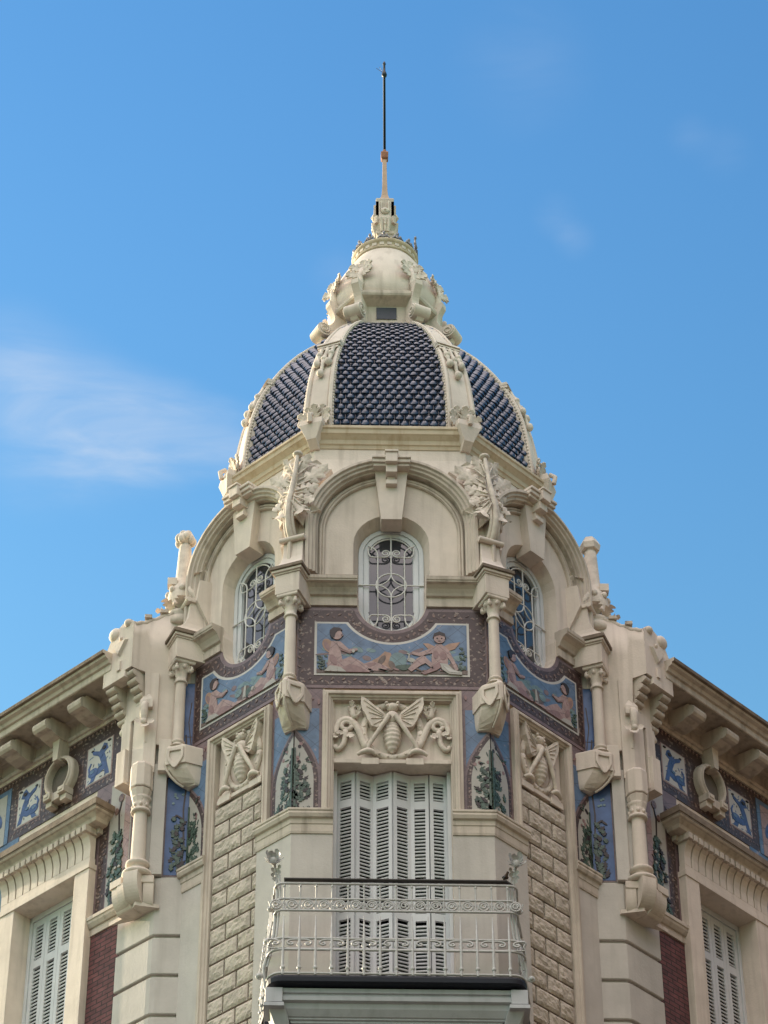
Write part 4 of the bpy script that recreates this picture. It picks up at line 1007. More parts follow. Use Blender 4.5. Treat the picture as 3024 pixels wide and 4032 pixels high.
    fl(rect(2.38, 2.92, -.80, -.10), 'blue', 3); fl(rect(2.44, 2.86, -.80, -.16), 'ivory' if wi == 0 else 'flesh', 4); fl(ellp(2.55, -.45, .12, .05, 9, 1.2), 'cobalt', 5); fl(ellp(2.7, -.6, .15, .06, 9, 1.4), 'blue', 5)
    fl(rect(2.2, 2.98, -2.36, -.80), 'blue', 1); fl(rect(2.5, 2.9, -2.36, -.9), 'teal', 2)
    for i in range(14): fl(ellp(2.5+.4*rn.random(), -2.3+1.2*rn.random(), .09, .03, 8, rn.random()*3), 'leafpaint' if i % 2 else 'cobalt', 3+i % 4)
    mb.build('tile_frieze', mats, wall, label='maroon tile frieze with blue griffins on the '+side+' wing')
    # horseshoe medallion
    mb = MB(XM); mc, mz = 1.535, -.40
    mb.loft([[(mc+.175*cos(2*pi*i/28), .022, mz+.20*sin(2*pi*i/28)) for i in range(28)], [(mc+.175*cos(2*pi*i/28), .0, mz+.19*sin(2*pi*i/28)) for i in range(28)]], 0)
    med = mb.build('horseshoe_medallion', 'medal', house)
    mb = MB(XM)
    hp = [(mc+.20*cos(radians(a_)), mz+.225*sin(radians(a_))) for a_ in range(-62, 243, 8)]
    mb.sweep(hp, [(-.026, 0), (.026, 0), (.03, .095), (.022, .115), (.008, .115), (.0, .10), (-.016, .09), (-.026, .07)], 0)
    mb.loft([[(a_, .0, b_) for a_, b_ in ((mc-.035, mz+.17), (mc+.035, mz+.17), (mc+.055, .03), (mc-.055, .03))], [(a_, .155, b_) for a_, b_ in ((mc-.035, mz+.17), (mc+.035, mz+.17), (mc+.055, .03), (mc-.055, .03))]], 0)
    for k in (-1, 1):
        mb.box(mc+k*.11-.05, mc+k*.11+.05, 0, .14, mz-.27, mz-.19); mb.box(mc+k*.11-.03, mc+k*.11+.03, .14, .148, mz-.245, mz-.215); mb.box(mc+k*.11-.045, mc+k*.11+.045, 0, .10, mz-.34, mz-.275)
    mb.box(mc-.06, mc+.06, 0, .11, mz-.30, mz-.20)
    mb.build('horseshoe_ring', 'cream2', med, bevel=.004)

    # main cornice
    mb = MB(XM)
    def run(prof, e0=.42, e1=XEND): mb.loft([[(e, a_, b_) for a_, b_ in prof] for e in (e0, e1)], 0, mj=lambda j: prof[j][1] > .36 and prof[(j+1) % len(prof)][1] > .36)
    run([(-.1, -.02), (.03, -.02), (.035, .015), (.055, .02), (.065, .05), (.05, .07), (.03, .08), (.03, .20), (.05, .215), (.08, .22), (.10, .245), (.38, .245), (.39, .215), (.42, .205), (.43, .215), (.43, .285), (.455, .29), (.47, .325), (.51, .34), (.515, .365), (.545, .37), (.55, .41), (.0, .46), (-.1, .46)])
    cor = mb.build('main_cornice', ['cream2', 'grime'], house, bevel=.003)
    for i in range(12):
        mb = MB(XM); vc = 1.02-.10+.545*i+.1
        pr = [(.03, .03), (.12, .015), (.22, .03), (.285, .055), (.32, .05), (.352, .055), (.376, .08), (.386, .115), (.376, .15), (.35, .172), (.31, .178), (.31, .205), (.03, .225)]
        if vc > 6.5: break
        mb.loft([[(vc+k, a_, b_) for a_, b_ in pr] for k in (-.10, .10)], 0)
        mb.build('modillion', 'cream2', cor, bevel=.006)

    # ---------------- window: jambs, hood, shutters
    mb = MB(XM); o = .095
    mb.box(.93, 1.145, -.2, o, -8, -1.78); mb.box(2.06, 2.28, -.2, o, -8, -1.78)
    mb.box(.92, 2.29, -.2, o+.012, -1.80, -1.735)
    win = mb.build('shuttered_window', 'cream', house, bevel=.004, label='louvred white shutters under a fluted hood on the '+side+' wing')
    mb = MB(XM)                              # fluted frieze: tongues with open slots between them
    nT = 12; a0, a1 = .93, 2.28
    fp = lambda sc_: [(.02, -1.735), (o, -1.735), (o, -1.66), (o, -1.56), (o+.012, -1.50), (o+.035, -1.44), (o+.075, -1.405), (o+.075, -1.395), (.02, -1.395)]
    mb.loft([[(e, a_-(.055 if a_ > .05 else 0), b_) for a_, b_ in fp(1)] for e in (a0+.015, a1-.015)], 0)
    mb.box(a0, a1, .02, o, -1.735, -1.665)
    tw = (a1-a0)/nT
    for i in range(nT):
        e0, e1 = a0+tw*i+(.0 if i == 0 else .010), a0+tw*(i+1)-(.0 if i == nT-1 else .010)
        pr = [(.03, -1.665), (o+.001, -1.665), (o+.001, -1.56), (o+.013, -1.50), (o+.036, -1.44), (o+.078, -1.40), (.03, -1.40)]
        mb.loft([[(e, a_, b_) for a_, b_ in pr] for e in (e0, e1)], 0)
    mb.build('fluted_frieze', 'cream', win, bevel=.003)
    mb = MB(XM)
    nd = 17
    for i in range(nd):
        e = a0-.04+(a1-a0+.08)*(i+.5)/nd
        mb.box(e-.030, e+.030, .02, o+.105, -1.41, -1.335)
    for k in range(2):
        e = (.855, 2.355)[k]
    mb.box(.86, .925, 0, .06, -1.395, -1.335)
    mb.build('dentil_row', 'cream2', win, bevel=.005)
    mb = MB(XM)
    ph = [(.80, -.02), (.80, .0), (.80, o+.07), (2.41, o+.07), (2.41, -.02)]
    # plan sweep of the hood cornice with returned ends
    mb2 = MB(XM)
    pth = [(.825, -.05), (.825, .135), (2.385, .135), (2.385, -.05)]
    mb2.sweep(pth, [(-.2, -1.335), (-.02, -1.335), (.03, -1.325), (.045, -1.29), (.085, -1.255), (.105, -1.25), (.118, -1.235), (.118, -1.215), (.128, -1.21), (.128, -1.135), (.06, -1.10), (-.2, -1.09)], 0, plan=True, mj=lambda j: 6 <= j <= 10)
    mb2.build('hood_cornice', ['cream2', 'grime'], win, bevel=.004)
    # frame and louvred leaves, set back in the reveal
    mb = MB(XM); ow = -.145
    mb.box(1.145, 1.185, ow-.05, ow+.02, -8, -1.80); mb.box(2.02, 2.06, ow-.05, ow+.02, -8, -1.80); mb.box(1.145, 2.06, ow-.05, ow+.02, -1.86, -1.80)
    mb.build('window_frame', 'frame', win, bevel=.003)
    mb = MB(XM); mb.box(1.1, 2.1, ow-.2, ow-.10, -8, -1.8); mb.build('dark_room', 'void', win)
    for j in range(4):
        e0 = 1.19+j*.207; e1 = e0+.203
        mb = MB(XM); z1 = -1.865
        st_ = .045
        mb.box(e0, e0+st_, ow-.03, ow+.005, -6.0, z1); mb.box(e1-st_, e1, ow-.03, ow+.005, -6.0, z1)
        tops = [(z1-.07, z1), (-2.42, -2.33), (-3.93, -3.84), (-4.9, -4.8)]
        for b0, b1 in tops: mb.box(e0+st_, e1-st_, ow-.03, ow+.004, b0, b1)
        z = z1-.085
        while z > -4.9:
            if not any(b0-.015 < z < b1+.03 for b0, b1 in tops):
                mb.loft([[(e, a_, b_) for a_, b_ in ((ow-.028, z+.006), (ow-.022, z+.013), (ow+.0, z-.020), (ow-.006, z-.027))] for e in (e0+st_-.004, e1-st_+.004)], 0)
            z -= .042
        mb.build('louvred_shutter', 'frame', win)

    # ---------------- corner pier of the wing with corbels, column and finial
    mb = MB(PM)
    # concave parapet wall between pier and tower, rising in steps toward the tower
    cp = bez([(-2.615, .982), (-2.46, 1.10), (-2.30, 1.16), (-2.02, 1.20)], 14)
    zt_ = lambda q: .70+.05*q+.26*q*q if 0 else (.66+.42*max(0, q-.05)**1.1)
    low = lambda x: .10 if x < ex-.02 else -.76
    ex, ey = -2.45, 1.10
    lps = []
    for t_ in (0, .25, .5, .75, 1):
        lps.append([(x, y, low(x)+(zt_(i/14)-low(x))*t_) for i, (x, y) in enumerate(cp)])
    lps2 = [[(x, y+.35, zz_) for x, y, zz_ in lps[-1]]]
    mb.loft(lps+lps2, 0, True, closed=False)
    mb.loft([[(x, y+.25, zz_) for x, y, zz_ in lps[0]], lps[0]], 0, False, closed=False)
    par = mb.build('parapet_wall', 'cream', house)
    mb = MB(PM)
    mb.tube([(x, y+.03, zt_(i/14)+.008*(i % 3)) for i, (x, y) in enumerate(cp)], .034, 8, smooth=False)
    for i in (3, 7):
        x, y = cp[i]; x1, y1 = cp[i+2]; z_ = zt_((i+1)/14)+.03
        mb.loft([[(x, y-.02, z_), (x1, y1-.02, z_+.02), (x1, y1+.15, z_+.02), (x, y+.15, z_)], [(x, y-.02, z_+.035), (x1, y1-.02, z_+.06), (x1, y1+.15, z_+.06), (x, y+.15, z_+.035)]], 0)
    mb.build('parapet_step', 'cream2', par, bevel=.01)
    # pier body: edge at about (-2.45, 1.1)
    ex, ey = -2.45, 1.10
    tw_ = V((-S2, S2)); nw = V((-S2, -S2))
    def onw(v, o_): p = V((-2.24, 1.2))+tw_*v+nw*o_; return (p.x, p.y)
    mb = MB(PM)
    vE = (V((ex, ey))-V((-2.24, 1.2))).dot(tw_)
    mb.loft([[(*onw(vE+.32, .0), z), (*onw(vE+.32, .22), z), (ex, ey, z), (ex+.12, ey, z), (ex+.12, 1.35, z)] for z in (-.40, .10)], 0)
    mb.loft([[(*onw(vE+.17, .0), z), (*onw(vE+.17, .22), z), (ex, ey, z), (ex+.12, ey, z), (ex+.12, 1.35, z)] for z in (-1.12, -.40)], 0)
    # outer strips, parted from the pier by open slots
    mb.loft([[(*onw(vE+.21, .0), z), (*onw(vE+.21, .225), z), (*onw(vE+.34, .225), z), (*onw(vE+.34, .0), z)] for z in (-1.14, -.40)], 0)
    mb.loft([[(*onw(vE+.215, .1), z), (*onw(vE+.215, .27), z), (*onw(vE+.345, .27), z), (*onw(vE+.345, .0), z)] for z in (-1.17, -.76)], 0)
    mb.box(ex+.155, ex+.28, ey-.03, 1.35, -1.12, -.74)
    pier = mb.build('wing_pier', 'cream', house, bevel=.006)
    mb = MB(PM)                              # slots
    mb.loft([[(*onw(vE+.185, .05), z), (*onw(vE+.185, .212), z), (*onw(vE+.215, .212), z), (*onw(vE+.215, .05), z)] for z in (-.72, -.40)], 0)
    mb.build('slot', 'void', pier) if 0 else None
    # facetted boss, capital and shaft
    mb = MB(PM); cb = (ex+.0, ey+.03)
    bc = lambda r, z: [(cb[0]+r*.92*cos(radians(a_)), cb[1]+r*sin(radians(a_)), z) for a_ in (-187, -150, -112, -75, -37, 0, 90)]
    mb.loft([bc(.11, -1.04), bc(.126, -1.07), bc(.126, -1.325), bc(.12, -1.335)], 0)
    mb.loft([bc(.12, -1.35), bc(.10, -1.42), bc(.085, -1.48), bc(.08, -1.50)], 0)
    mb.build('boss', 'cream', pier, bevel=.005)
    mb = MB(PM); cc = (cb[0]+.01, cb[1]+.0, 0)
    mb.lathe([(.074, -2.18), (.073, -2.1), (.068, -1.7), (.065, -1.60)], cc, 20)
    mb.lathe([(.0, -1.605), (.095, -1.605), (.10, -1.59), (.095, -1.572), (.078, -1.565), (.074, -1.56), (.078, -1.53), (.085, -1.50), (.078, -1.48), (.085, -1.455), (.10, -1.43), (.0, -1.43)], cc, 20)
    for k in range(8): mb.ell((cc[0]+.08*cos(k*pi/4), cc[1]+.08*sin(k*pi/4), -1.53), (.018, .018, .024), 6, 5)
    mb.lathe([(.0, -2.17), (.085, -2.17), (.115, -2.19), (.12, -2.215), (.10, -2.235), (.085, -2.24), (.083, -2.275), (.105, -2.295), (.145, -2.305), (.15, -2.33), (.13, -2.35), (0, -2.35)], cc, 24)
    mb.build('pier_column', 'cream', pier)
    # corbel under the shaft
    mb = MB(PM)
    c0 = V((cc[0], cc[1]))
    def quarter(p, dvec, tvec, wid, rad, ztop, hh):
        d_ = V(dvec); t_ = V(tvec); pr = [(-.12, ztop), (rad, ztop), (rad, ztop-.05)]+[(rad*cos(pi/2*i/10), ztop-.05-hh*sin(pi/2*i/10)) for i in range(1, 11)]+[(-.12, ztop-.05-hh)]
        mb.loft([[(p.x+d_.x*a_+t_.x*k, p.y+d_.y*a_+t_.y*k, b_) for a_, b_ in pr] for k in (-wid, wid)], 0)
    nB = V((-.383, -.924)); tB = V((.924, -.383))
    quarter(c0, nB, tB, .075, .145, -2.35, .25)
    quarter(c0+tw_*.09, nw, tw_, .05, .125, -2.43, .19); quarter(c0+tw_*.17, nw, tw_, .05, .115, -2.44, .18); quarter(c0+tw_*.13, nw, tw_, .10, .07, -2.45, .19)
    quarter(c0+V((.12, 0)), V((0, -1)), V((1, 0)), .05, .065, -2.43, .19)
    for z0_, z1_, e in ((-2.44, -2.36, .165),):
        p = c0+tw_*.10; mb.loft([[(p.x+nw.x*a_+tw_.x*b_, p.y+nw.y*a_+tw_.y*b_, z) for a_, b_ in rect(-.2, .13, -.02, .14)] for z in (z0_, z1_)], 0)
        mb.box(c0.x+.02, c0.x+.17, c0.y-.075, 1.25, z0_, z1_)
    mb.loft([[(c0.x-.09+k*tw_.x, 1.2+.09+k*tw_.y, z) for k in (0, .25)]+[(c0.x+.23, 1.25, z), (c0.x+.23, 1.13, z), (c0.x+.0, 1.08, z)] for z in (-2.685, -2.645)], 0)
    mb.build('pier_corbel', 'cream', pier, bevel=.006)
    # small carved leaf drops
    mb = MB(PM)
    mb.loft([[(ex-.06, ey-.03, -.36), (ex+.07, ey-.06, -.36), (ex+.07, ey+.02, -.36), (ex-.06, ey+.05, -.36)], [(ex-.06, ey-.03, -.26), (ex+.07, ey-.06, -.26), (ex+.07, ey+.02, -.26), (ex-.06, ey+.05, -.26)], [(ex, ey, -.15), (ex+.02, ey, -.15), (ex+.02, ey+.02, -.15), (ex, ey+.02, -.15)]], 0)
    mb.tube(bez([(ex, ey-.02, -.30), (ex-.02, ey-.10, -.34), (ex-.01, ey-.06, -.48), (ex-.01, ey-.05, -.56)], 10), lambda q: .03+.012*sin(3*q), 8)
    for k in (-1, 1): mb.leaf((ex, ey-.05, -.52), (k*.8, -.1, -.5), (0, -1, 0), .13, .05, .5, 3, 10, 6)
    mb.leaf((ex, ey-.05, -.54), (0, -.2, -1), (0, -1, 0), .14, .05, .5, 3, 10, 6); mb.ell((ex-.01, ey-.07, -.55), (.035, .03, .04), 8, 6)
    mb.build('leaf_drop', 'carve', pier); mb = MB(PM)
    q = onw(vE+.36, .12)
    mb.tube([(q[0], q[1], -.12), (q[0]-.02, q[1]-.03, -.2), (q[0]-.03, q[1]-.04, -.42)], lambda t: .022+.022*t, 8); mb.ell((q[0]-.03, q[1]-.04, -.45), (.06, .05, .055), 8, 6)
    mb.build('leaf_drop', 'carve', pier, solid=0)
    # upper block jutting out over stepped corbels
    mb = MB(PM)
    def wl(v, o_, z): return (*onw(v, o_), z)
    top = .66
    sil = [(.11, .10), (.53, .10), (.535, .36), (.51, .48), (.45, .60), (.37, .69), (.27, .735), (.16, .73), (.11, .67)]
    mb.loft([[wl(v, o_, z) for v, z in sil] for o_ in (.0, .42)], 0)
    mb.loft([[wl(.11, .42, z), wl(.15, .0, z), (-2.3, 1.35, z), (-2.55, 1.06, z)] for z in (.10, .67)], 0)
    mb.loft([[wl(.20, .425, z), wl(.53, .425, z), wl(.53, .3, z), wl(.20, .3, z)] for z in (.02, .10)], 0)
    # scroll lying along the top
    def cap(v0_, z0_, r_): mb.loft([[wl(v0_+r_*sqrt(max(0, 1-q_*q_) if q_ > 0 else 1)*cos(2*pi*k_/16), .12+(.29 if q_ > 0 else 0)+max(q_, 0)*.05, z0_+r_*sqrt(max(0, 1-q_*q_) if q_ > 0 else 1)*sin(2*pi*k_/16)) for k_ in range(16)] for q_ in (-1, .01, .5, .8, .97)], 0, True)
    cap(.405, .655, .082); cap(.20, .70, .05)
    # raised triangle and bar
    mb.loft([[wl(v, .42, z) for v, z in ((.18, .49), (.41, .49), (.295, .31))], [wl(v, .455, z) for v, z in ((.20, .475), (.39, .475), (.295, .33))]], 0)
    mb.loft([[wl(v, .42, z) for v, z in rect(.27, .32, .13, .25)], [wl(v, .44, z) for v, z in rect(.27, .32, .13, .25)]], 0)
    mb.ell(wl(.295, .425, .545), (.02, .025, .025), 8, 6)
    blk = mb.build('pier_block', 'cream', pier, bevel=.008)
    mb = MB(PM)                              # the stepped rolls
    for vv, zb in ((.17, .06), (.44, -.02)):
        for i in range(5):
            o_ = .40-.045*i; z = zb-.075*i
            mb.tube([wl(vv-.062, o_-.03, z), wl(vv+.062, o_-.03, z)], .034, 8)
            mb.loft([[wl(vv-.06, o_-.25, zz_), wl(vv+.06, o_-.25, zz_), wl(vv+.06, o_-.035, zz_), wl(vv-.06, o_-.035, zz_)] for zz_ in (z-.038, z+.038)], 0)
    mb.loft([[wl(.02, .22, z), wl(.54, .22, z), wl(.54, .0, z), wl(.02, .0, z)] for z in (-.72, .10)], 0) if 0 else None
    mb.build('stepped_corbel', 'cream2', pier, bevel=.005)

    # urn-shaped finial standing on the parapet
    fx, fy = (-2.15, 1.30)
    mb = MB(PM); c = (fx, fy, 0)
    mb.lathe([(.0, .80), (.18, .80), (.185, .86), (.17, .90), (.15, .92), (.165, .94), (.165, .98), (.14, 1.0), (.12, 1.02), (.155, 1.10), (.165, 1.20), (.14, 1.32), (.095, 1.42), (.085, 1.50), (.066, 1.90), (.06, 1.94), (0, 1.94)], c, 20)
    fin_ = mb.build('finial', 'carve', house, label='stone finial with a knobbed top beside the tower on the '+side)
    mb = MB(PM)
    if wi == 0:
        mb.ell((fx, fy, 2.03), (.095, .095, .105), 12, 8)
        for k in range(9):
            a_ = k*2*pi/9; mb.ell((fx+.075*cos(a_), fy+.075*sin(a_), 2.0+.03*(k % 2)), (.042, .042, .06), 8, 6)
        for k in range(5):
            a_ = k*2*pi/5+.3; mb.ell((fx+.045*cos(a_), fy+.045*sin(a_), 2.085), (.04, .04, .04), 8, 6)
    else:
        mb.poly_lathe([(.05, 1.93), (.10, 1.95), (.115, 2.02), (.07, 2.11), (.0, 2.14)], c, 6, .2)
    mb.build('finial_knob', 'carve', fin_)
    mb = MB(PM)
    for k in range(8):
        a_ = k*pi/4
        mb.leaf((fx+.11*cos(a_), fy+.11*sin(a_), 1.0), (.55*cos(a_), .55*sin(a_), .8), (cos(a_), sin(a_), 0), .19, .075, .8, 3, 12, 6)
        mb.ell((fx+.15*cos(a_+.4), fy+.15*sin(a_+.4), 1.06), (.035, .035, .035), 8, 6); mb.ell((fx+.15*cos(a_), fy+.15*sin(a_), 1.27), (.035, .035, .045), 8, 6)
    mb.tube(bez([(fx+.10, fy-.05, 1.45), (fx+.02, fy-.25, 1.2), (fx+.12, fy-.26, 1.05), (fx+.24, fy-.14, 1.02)], 12), .035, 8)
    mb.box(fx-.16, fx-.06, fy-.12, fy-.02, 1.33, 1.42)
    mb.build('finial_leaf', 'carve', fin_, solid=0)

# flat roof behind the cornices
mb = MB(WM)
mb.add([(-2.1, 1.4, .3), (2.1, 1.4, .3), (8.4, 7.6, .3), (8.4, 14, .3), (-8.4, 14, .3), (-8.4, 7.6, .3)], [(0, 1, 2, 3, 4, 5)], 0)
mb.build('flat_roof', 'roof', house)
# ------------------------------------------------------------------ balcony door
mb = MB(FF)
for k in (-1, 1): mb.box(min(k*.56, k*.665), max(k*.56, k*.665), -.32, -.004, ZB, -.83)
mb.box(-.57, .57, -.42, -.33, ZB, -1.64)
mb.build('door_jamb', 'cream', house)
mb = MB(FF)
mb.box(-.56, -.525, -.28, -.13, ZB, -1.655); mb.box(.525, .56, -.28, -.13, ZB, -1.655); mb.box(-.525, .525, -.32, -.24, -1.70, -1.645)
door = mb.build('balcony_door', 'paint', house, bevel=.004, label='tall folding grey-white louvred door behind the balcony')
mb = MB(FF); mb.box(-.53, .53, -.325, -.31, ZB, -1.66); mb.build('dark_room', 'void', door)
zig = [((-.520, -.225), (-.352, -.150)), ((-.345, -.150), (-.180, -.232)), ((-.173, -.228), (.002, -.145)), ((.008, -.145), (.173, -.215)), ((.180, -.215), (.350, -.195)), ((.357, -.190), (.522, -.225))]
for (xa, oa), (xb, ob_) in zig:
    p, q = V((xa, oa)), V((xb, ob_)); t_ = (q-p).normalized(); n_ = V((-t_.y, t_.x)); ln = (q-p).length
    Lm = FF @ Matrix(((t_.x, n_.x, 0, p.x), (t_.y, n_.y, 0, p.y), (0, 0, 1, 0), (0, 0, 0, 1)))
    mb = MB(Lm); z1 = -1.66; st_ = .034
    mb.box(0, st_, -.016, .016, -4.5, z1); mb.box(ln-st_, ln, -.016, .016, -4.5, z1)
    rails = [(z1-.09, z1), (-2.05, -1.96), (-3.30, -3.22), (-4.5, -4.28)]
    for b0, b1 in rails: mb.box(st_, ln-st_, -.015, .015, b0, b1)
    z = z1-.108
    while z > -4.28:
        if not any(b0-.01 < z < b1+.022 for b0, b1 in rails):
            mb.loft([[(e, a_, b_) for a_, b_ in ((-.016, z+.008), (-.010, z+.015), (.015, z-.015), (.008, z-.022))] for e in (st_-.003, ln-st_+.003)], 0)
        z -= .0395
    mb.box(st_+.02, ln-st_-.02, .015, .022, -4.44, -4.42)
    mb.build('louvred_leaf', 'paint', door)

# ------------------------------------------------------------------ balcony
zf_ = -4.43
plan = lambda e: [(-1.16-e, .36), (-1.10-e, .0)]+arc(-1.0, -.42, .08+e, 180, 270, 6)+arc(1.02, -.42, .08+e, 270, 360, 6)+[(1.13+e, .0), (1.19+e, .36)]
mb = MB(WM)
mb.loft([[(x, y, z) for x, y in plan(e)] for e, z in ((.055, zf_-.005), (.06, zf_-.025), (.055, zf_-.068), (.03, zf_-.076))], 0)
for k in (-1, 1): mb.box(min(k*1.10, k*1.155), max(k*1.10, k*1.155), -.06, .30, -7.2, zf_-.09)
bal = mb.build('balcony', 'black', house, bevel=.004, label='dark slab of the balcony with its white scrolled iron railing')
def rail(name, e, z, r, mat_='iron', par=bal):
    mb = MB(WM); mb.tube([(x, y, z) for x, y in plan(e)], r, 6); return mb.build(name, mat_, par)
mb = MB(WM)
mb.loft([[(x, y, z) for y, z in ((-.52, -3.424), (-.48, -3.424), (-.476, -3.41), (-.485, -3.398), (-.515, -3.398), (-.524, -3.41))] for x in (-1.0, 1.0)], 0)
mb.loft([[(1.0, y, z) for y, z in ((-.52, -3.424), (-.48, -3.424), (-.48, -3.398), (-.52, -3.398))], [(1.085, y+.10, z) for y, z in ((-.52, -3.424), (-.48, -3.424), (-.48, -3.398), (-.52, -3.398))]], 0)
mb.build('handrail', 'darkrail', bal, bevel=.004)
rail('rail_bar', .0, -3.452, .012)
belly = lambda z: interp([(-4.45, .05), (-4.2, .055), (-4.0, .04), (-3.75, .0), (-3.4, .0)], z)
for z in (-3.615, -3.735, -4.055, -4.175, -4.415): rail('rail_bar', belly(z), z, .0115)
bx = [-1.0+.1435*i-.148 for i in range(17)]
bx = [-1.148+.1435*i for i in range(17)]
bx = [-.94+.1175*0+.1385*i for i in range(0, 15)]
step = .143
bx = [-.995+step*i for i in range(15)]
def on_plan(x, z):      # point of the railing plane for a given x on the front run
    return (x, -.5-belly(z), z)
rn = random.Random(2)
for x in bx:
    mb = MB(WM)
    mb.tube([on_plan(x, -3.45), on_plan(x, -3.735)], .008, 5)
    if x in (bx[3], bx[6], bx[11]) or True:
        mb.tube([on_plan(x, z) for z in (-3.79, -3.9, -4.0, -4.055, -4.2, -4.43)], lambda q: .0045+.0095*min(1, q*2.0), 6)
    mb.ell(on_plan(x, -3.48), (.013, .013, .016), 6, 5)
    mb.ell(on_plan(x, -4.36), (.021, .021, .024), 8, 6); mb.ell(on_plan(x, -4.41), (.012, .012, .03), 6, 5)
    for z in (-4.055, -4.175): mb.ell(on_plan(x, z), (.017, .015, .014), 6, 5)
    mb.build('baluster', 'iron', bal)
for side_ in (-1, 1):
    for j in range(5):
        y = -.30+.13*j
        mb = MB(WM); xx = lambda z: side_*(1.10+.03*j*.2+belly(z)+(.005*j))
        mb.tube([(xx(z), y, z) for z in (-3.45, -3.74, -3.9, -4.05, -4.2, -4.43)], .008, 5)
        mb.ell((xx(-4.36), y, -4.36), (.02, .02, .022), 8, 6)
        mb.tube([(xx(-4.0)+side_*.03*sin(t), y+.065+.03*cos(t), -3.9+.05*sin(2*t)) for t in [i*.5 for i in range(13)]], .007, 5)
        mb.build('baluster', 'iron', bal)
mb = MB(WM)                                  # ring band and scroll band
for i in range(-1, len(bx)):
    xc = bx[0]+step*(i+.5); zc_ = -3.675
    if abs(xc) > 1.1: continue
    f = lambda x, z: on_plan(x, z)
    mb.tube([f(xc+.046*cos(2*pi*k/16), zc_+.046*sin(2*pi*k/16)) for k in range(16)], .0085, 5, closed=True)
    mb.tube([f(xc+.032*(1-.6*k/14)*cos(k*.55), zc_+.032*(1-.6*k/14)*sin(k*.55)) for k in range(15)], .009, 5)
    for q in (-1, 1): mb.tube([f(xc+q*.062, zc_-.05), f(xc+q*.05, zc_-.02), f(xc+q*.066, zc_+.03)], .006, 5)
mb.build('ring_band', 'iron', bal)
mb = MB(WM)
for i in range(-1, len(bx)):
    xc = bx[0]+step*(i+.5); zc_ = -4.115; k = 1 if i % 2 else -1
    if abs(xc) > 1.1: continue
    f = lambda x, z: on_plan(xc+k*(x), zc_+z)
    mb.tube([f(a, b) for a, b in bez([(-.066, .045), (.03, .055), (.07, .03), (.06, -.035), (-.02, -.03), (-.035, .0), (-.02, .018), (.012, .012)], 18)], .010, 5)
    mb.tube([f(a, b) for a, b in bez([(-.066, -.045), (-.02, -.05), (.03, -.05), (.066, -.04)], 8)], .006, 5)
    mb.tube([f(a, b) for a, b in bez([(-.066, .02), (-.05, .0), (-.05, -.02), (-.066, -.03)], 6)], .006, 5)
mb.build('scroll_band', 'iron', bal)
for k in (-1, 1):
    mb = MB(WM); pl = [(k*1.095, -.44, -3.20), (k*1.075, -.43, -3.33), (k*1.06, -.42, -3.5), (k*1.07, -.42, -3.75), (k*1.085, -.42, -3.95), (k*1.12, -.42, -4.1), (k*1.165, -.40, -4.28), (k*1.15, -.38, -4.45), (k*1.09, -.37, -4.58)]
    mb.tube(pl, .016, 6)
    mb.tube([(x-k*.03, y-.02, z) for x, y, z in pl[1:7]], .010, 6)
    rn = random.Random(8+k)
    for i in range(12):
        a_ = i*2*pi/12; rr = .05+.02*(i % 2)
        mb.leaf((k*1.10, -.445, -3.19), (cos(a_), -.35, sin(a_)*.9+.15), (0, -1, .4), .095+.02*(i % 3), .036, .6, 2, 8, 4)
    mb.ell((k*1.10, -.46, -3.185), (.04, .04, .04), 8, 6)
    for i in range(4): mb.leaf((k*1.075, -.43, -3.30-.03*i), (k*(.6 if i % 2 else -.6), -.3, .8), (0, -1, .2), .09, .025, .5, 2, 6, 4)
    for z, rr in ((-3.66, .05), (-4.0, .045), (-4.36, .05)):
        xx = interp([(-4.45, 1.15), (-4.28, 1.165), (-4.1, 1.12), (-3.95, 1.085), (-3.5, 1.06)], z)
        mb.tube([(k*(xx+.045+rr*.5*cos(t)), -.40, z+rr*.5*sin(t)) for t in [i*.45 for i in range(15)]], .010, 5); mb.ell((k*(xx+.045), -.41, z), (.022, .02, .022), 8, 6)
    mb.build('corner_post', 'iron', bal, solid=0)
for k in (-1, 1):
    mb = MB(WM)
    mb.tube(bez([(k*1.085, -.40, -4.40), (k*1.13, -.42, -4.55), (k*1.06, -.42, -4.60), (k*1.00, -.42, -4.63)], 10), .013, 6)
    mb.tube([(k*1.03+.03*cos(t), -.44, -4.64+.03*sin(t)) for t in [i*.5 for i in range(12)]], .01, 5)
    mb.build('under_scroll', 'iron', bal)

